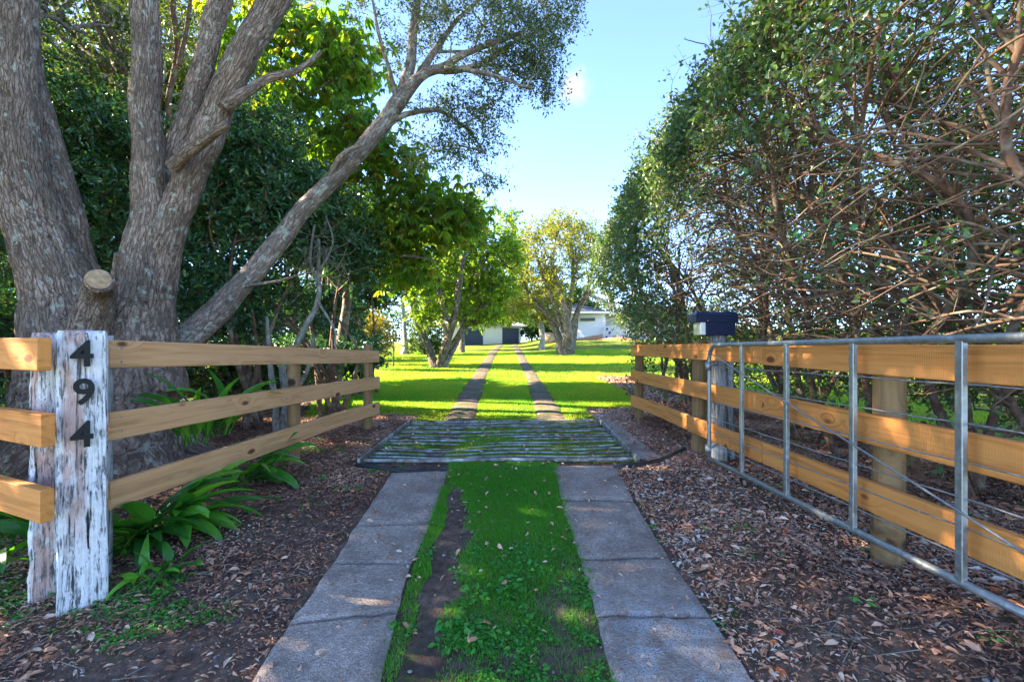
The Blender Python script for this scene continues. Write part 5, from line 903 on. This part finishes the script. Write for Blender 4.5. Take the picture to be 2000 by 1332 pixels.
# weeds: lobed rosettes
WEED = leafmat('fresh_weed_leaves', [(.03, .20, .03), (.06, .28, .03), (.11, .36, .04), (.05, .23, .06)], .4, .45, .35, (1.6, 1.8, .5))
def rosettes(n, x0, x1, y0, y1, keep, L0=.03, m=11, hgt=.02):
    x, y = scatter(n, x0, x1, y0, y1, keep); n = len(x); s = R.uniform(.5, 1.3, n); a = R.random((n, m))*2*math.pi; rr_ = (R.random((n, m))**.6)*s[:, None]*L0*1.2
    p = np.stack([x[:, None]+np.cos(a)*rr_, y[:, None]+np.sin(a)*rr_, H(x, y)[:, None]+.006+R.random((n, m))*hgt*s[:, None]], -1).reshape(-1, 3); d = np.stack([np.cos(a), np.sin(a), R.normal(size=a.shape)*.25+.15], -1).reshape(-1, 3); l = np.repeat(s, m)*L0*R.uniform(.5, 1, n*m)
    return leaves(p, d, l, l*R.uniform(.45, .85, n*m), LEAF5, .8, curl=.15)
wz = [rosettes(5200, -1., 1., 1.1, 3.3, lambda x, y: R.random(len(x)) < centre(x, y)*sm(.42, .6, nz2(x, y, 4.5, 12)+.16*sm(2.6, 1.6, y)), .022), rosettes(420, -1., 1., 1.3, 3.2, lambda x, y: R.random(len(x)) < centre(x, y)*.5, .045, 14, .03),
      rosettes(4200, -3.6, -.9, 1.5, 3., lambda x, y: (R.random(len(x)) < sm(.56, .70, nz2(x, y, 2.3, 51)+.15*sm(2.7, 1.7, y)+.06*sm(-1.4, -2.6, x))*.5) & ~inpoly_strip(x, y) & (centre(x, y) < .01), .024), rosettes(260, -3.5, -1.0, 2.4, 6.5, lambda x, y: (nz2(x, y, 2.3, 77) > .56) & ~inpoly_strip(x, y), .04, 14),
      rosettes(240, 1.0, 5, 1.4, 6.5, lambda x, y: (nz2(x, y, 2.0, 5) > .58) & ~inpoly_strip(x, y), .032, 10), rosettes(300, .7, 2., 1.4, 4., lambda x, y: np.abs(1000+x/y*F-(1470-.643*(1332-(672+(CH-H(x, y))/y*F)))-6) < 9, .022, 9)]
wd = build('weeds', wz, WEED, smooth=False); tag(wd, 'small bright green weeds and clover in the soil and centre strip', 'weeds', kind='stuff')
# bright strap-leaved clumps
STRAP = leafmat('broad_strap_leaves', [(.03, .13, .025), (.05, .21, .03), (.09, .30, .032), (.16, .38, .04)], .25, .7, .3, (1.8, 1.9, .4)); _m = bpy.data.materials['broad_strap_leaves']
def strap(b, az, L_, w, rise, droop, k=11, tip=None):
    n = 16; t = np.linspace(0, 1, n); h = np.array([math.cos(az), math.sin(az), 0]); side = np.array([-h[1], h[0], 0.])
    el = rise-droop*t**1.4; stp = L_/n; p = np.zeros((n, 3)); p[0] = b
    for i in range(1, n): p[i] = p[i-1]+(h*math.cos(el[i])+np.array([0, 0, math.sin(el[i])]))*stp
    ww = w*np.where(t < .28, .10+.9*sm(.05, .42, t), 1)*np.clip((1-t)/.62, 0, 1)**.62*sm(-.05, .36, t); ww[0] = w*.10; ww[1] = max(ww[1], w*.1); u = np.linspace(-1, 1, k)
    nrm = np.cross(unit(np.gradient(p, axis=0)), side[None]); fold = np.abs(u)*.22+.035*np.cos(u*math.pi*4)
    tw_ = R.normal()*.5; sd = side[None]*np.cos(tw_*t)[:, None]+nrm*np.sin(tw_*t)[:, None]
    V = p[:, None]+sd[:, None]*(u[None, :, None]*ww[:, None, None]/2)-nrm[:, None]*(fold[None, :, None]*ww[:, None, None]/2)*-1
    i = (np.arange(n-1)[:, None]*k+np.arange(k-1)[None]).ravel(); return V.reshape(-1, 3), np.stack([i, i+1, i+k+1, i+k], -1), {'rnd': np.full(n*k, R.random()), 'bc': np.zeros((n*k, 3))}
SG = 'broad leaved plants behind the left fences'
def clump(label, bases, n, Lr, wr, az=(0, 6.28), rise=(.9, 1.45), droop=(.9, 2.), grp=SG):
    c = np.mean(bases, 0); t = thing('strap_leaf_plant', label, 'plant', c, grp)
    for k in range(n):
        b = bases[k % len(bases)]+R.normal(size=3)*[.05, .04, 0]; V, Fc, A = strap(b, R.uniform(*az), R.uniform(*Lr), R.uniform(*wr), R.uniform(*rise), R.uniform(*droop)); del A['bc']; build('leaf', [(V, Fc, A)], STRAP, t)
g0 = lambda x, y: np.array([x, y, gz(x, y)])
clump('tall clump of upright broad leaves showing between the upper rails of the left fence', [P(395, 870, 4.15)+[0, 0, .02], P(430, 850, 4.3), P(365, 870, 4.3)], 34, (.55, .9), (.11, .17), (-2.4, 1.4), (1.0, 1.5), (.6, 1.9))
clump('broad leaved clump low behind the bottom rail, reaching under it to the soil', [g0(*P(300, 0, 3.45)[:2]), g0(*P(345, 0, 3.6)[:2]), g0(*P(270, 0, 3.35)[:2])], 44, (.5, .9), (.11, .18), (-2.2, .9), (.35, 1.2), (.7, 1.5))
clump('broad leaved clump in front of the leaning trunk foot, beside the middle fence post', [g0(*P(470, 0, 4.35)[:2]), g0(*P(500, 0, 4.5)[:2])], 22, (.45, .75), (.09, .14), (-2., 1.2), (.4, 1.3), (.8, 1.7))
clump('dark broad leaved clump behind the left fence, between its rails at the picture edge', [g0(-3.35, 2.95), g0(-3.6, 3.3), g0(-3.1, 3.2), g0(-3.9, 3.4)], 40, (.55, .95), (.10, .16), (-3.1, .6), (.6, 1.4), (.5, 1.7))
clump('small bright green shoots in the soil in front of the left fence', [g0(*P(315, 0, 2.95)[:2]), g0(*P(285, 0, 2.85)[:2]), g0(*P(350, 0, 3.05)[:2])], 18, (.18, .36), (.05, .08), (-3., 3.), (.3, 1.4), (.5, 1.2))
# sprig of bright young leaves in front of the hedge tangle and bright sprigs on its left edge
for lab, px, py, d, n_, L_ in (('sprig of blue green young leaves hanging before the brown tangle, right of centre', 1580, 450, 3.4, 24, .055),):
    t = thing('leafy_sprig', lab, 'sprig', P(px, py, d)); c = P(px, py, d); q = smooth_path([c+[.9, .5, .15], c+[.4, .1, .03], c+[0, 0, 0], c+[-.35, -.05, .06]], 30, .03)
    build('twig', [tube(q, np.linspace(.012, .003, 30), 6)], STEM, t); b = q[R.integers(12, 22, n_)]; d_ = rdir(n_, -.1)
    build('leaves', [leaves(b+d_*R.uniform(.02, .10, (n_, 1)), d_, L_, L_*.62, LEAF5, .4)], leafmat('young_blue_green_leaves', [(.03, .14, .06), (.05, .2, .09)], .3, .6, .3), t, smooth=False)
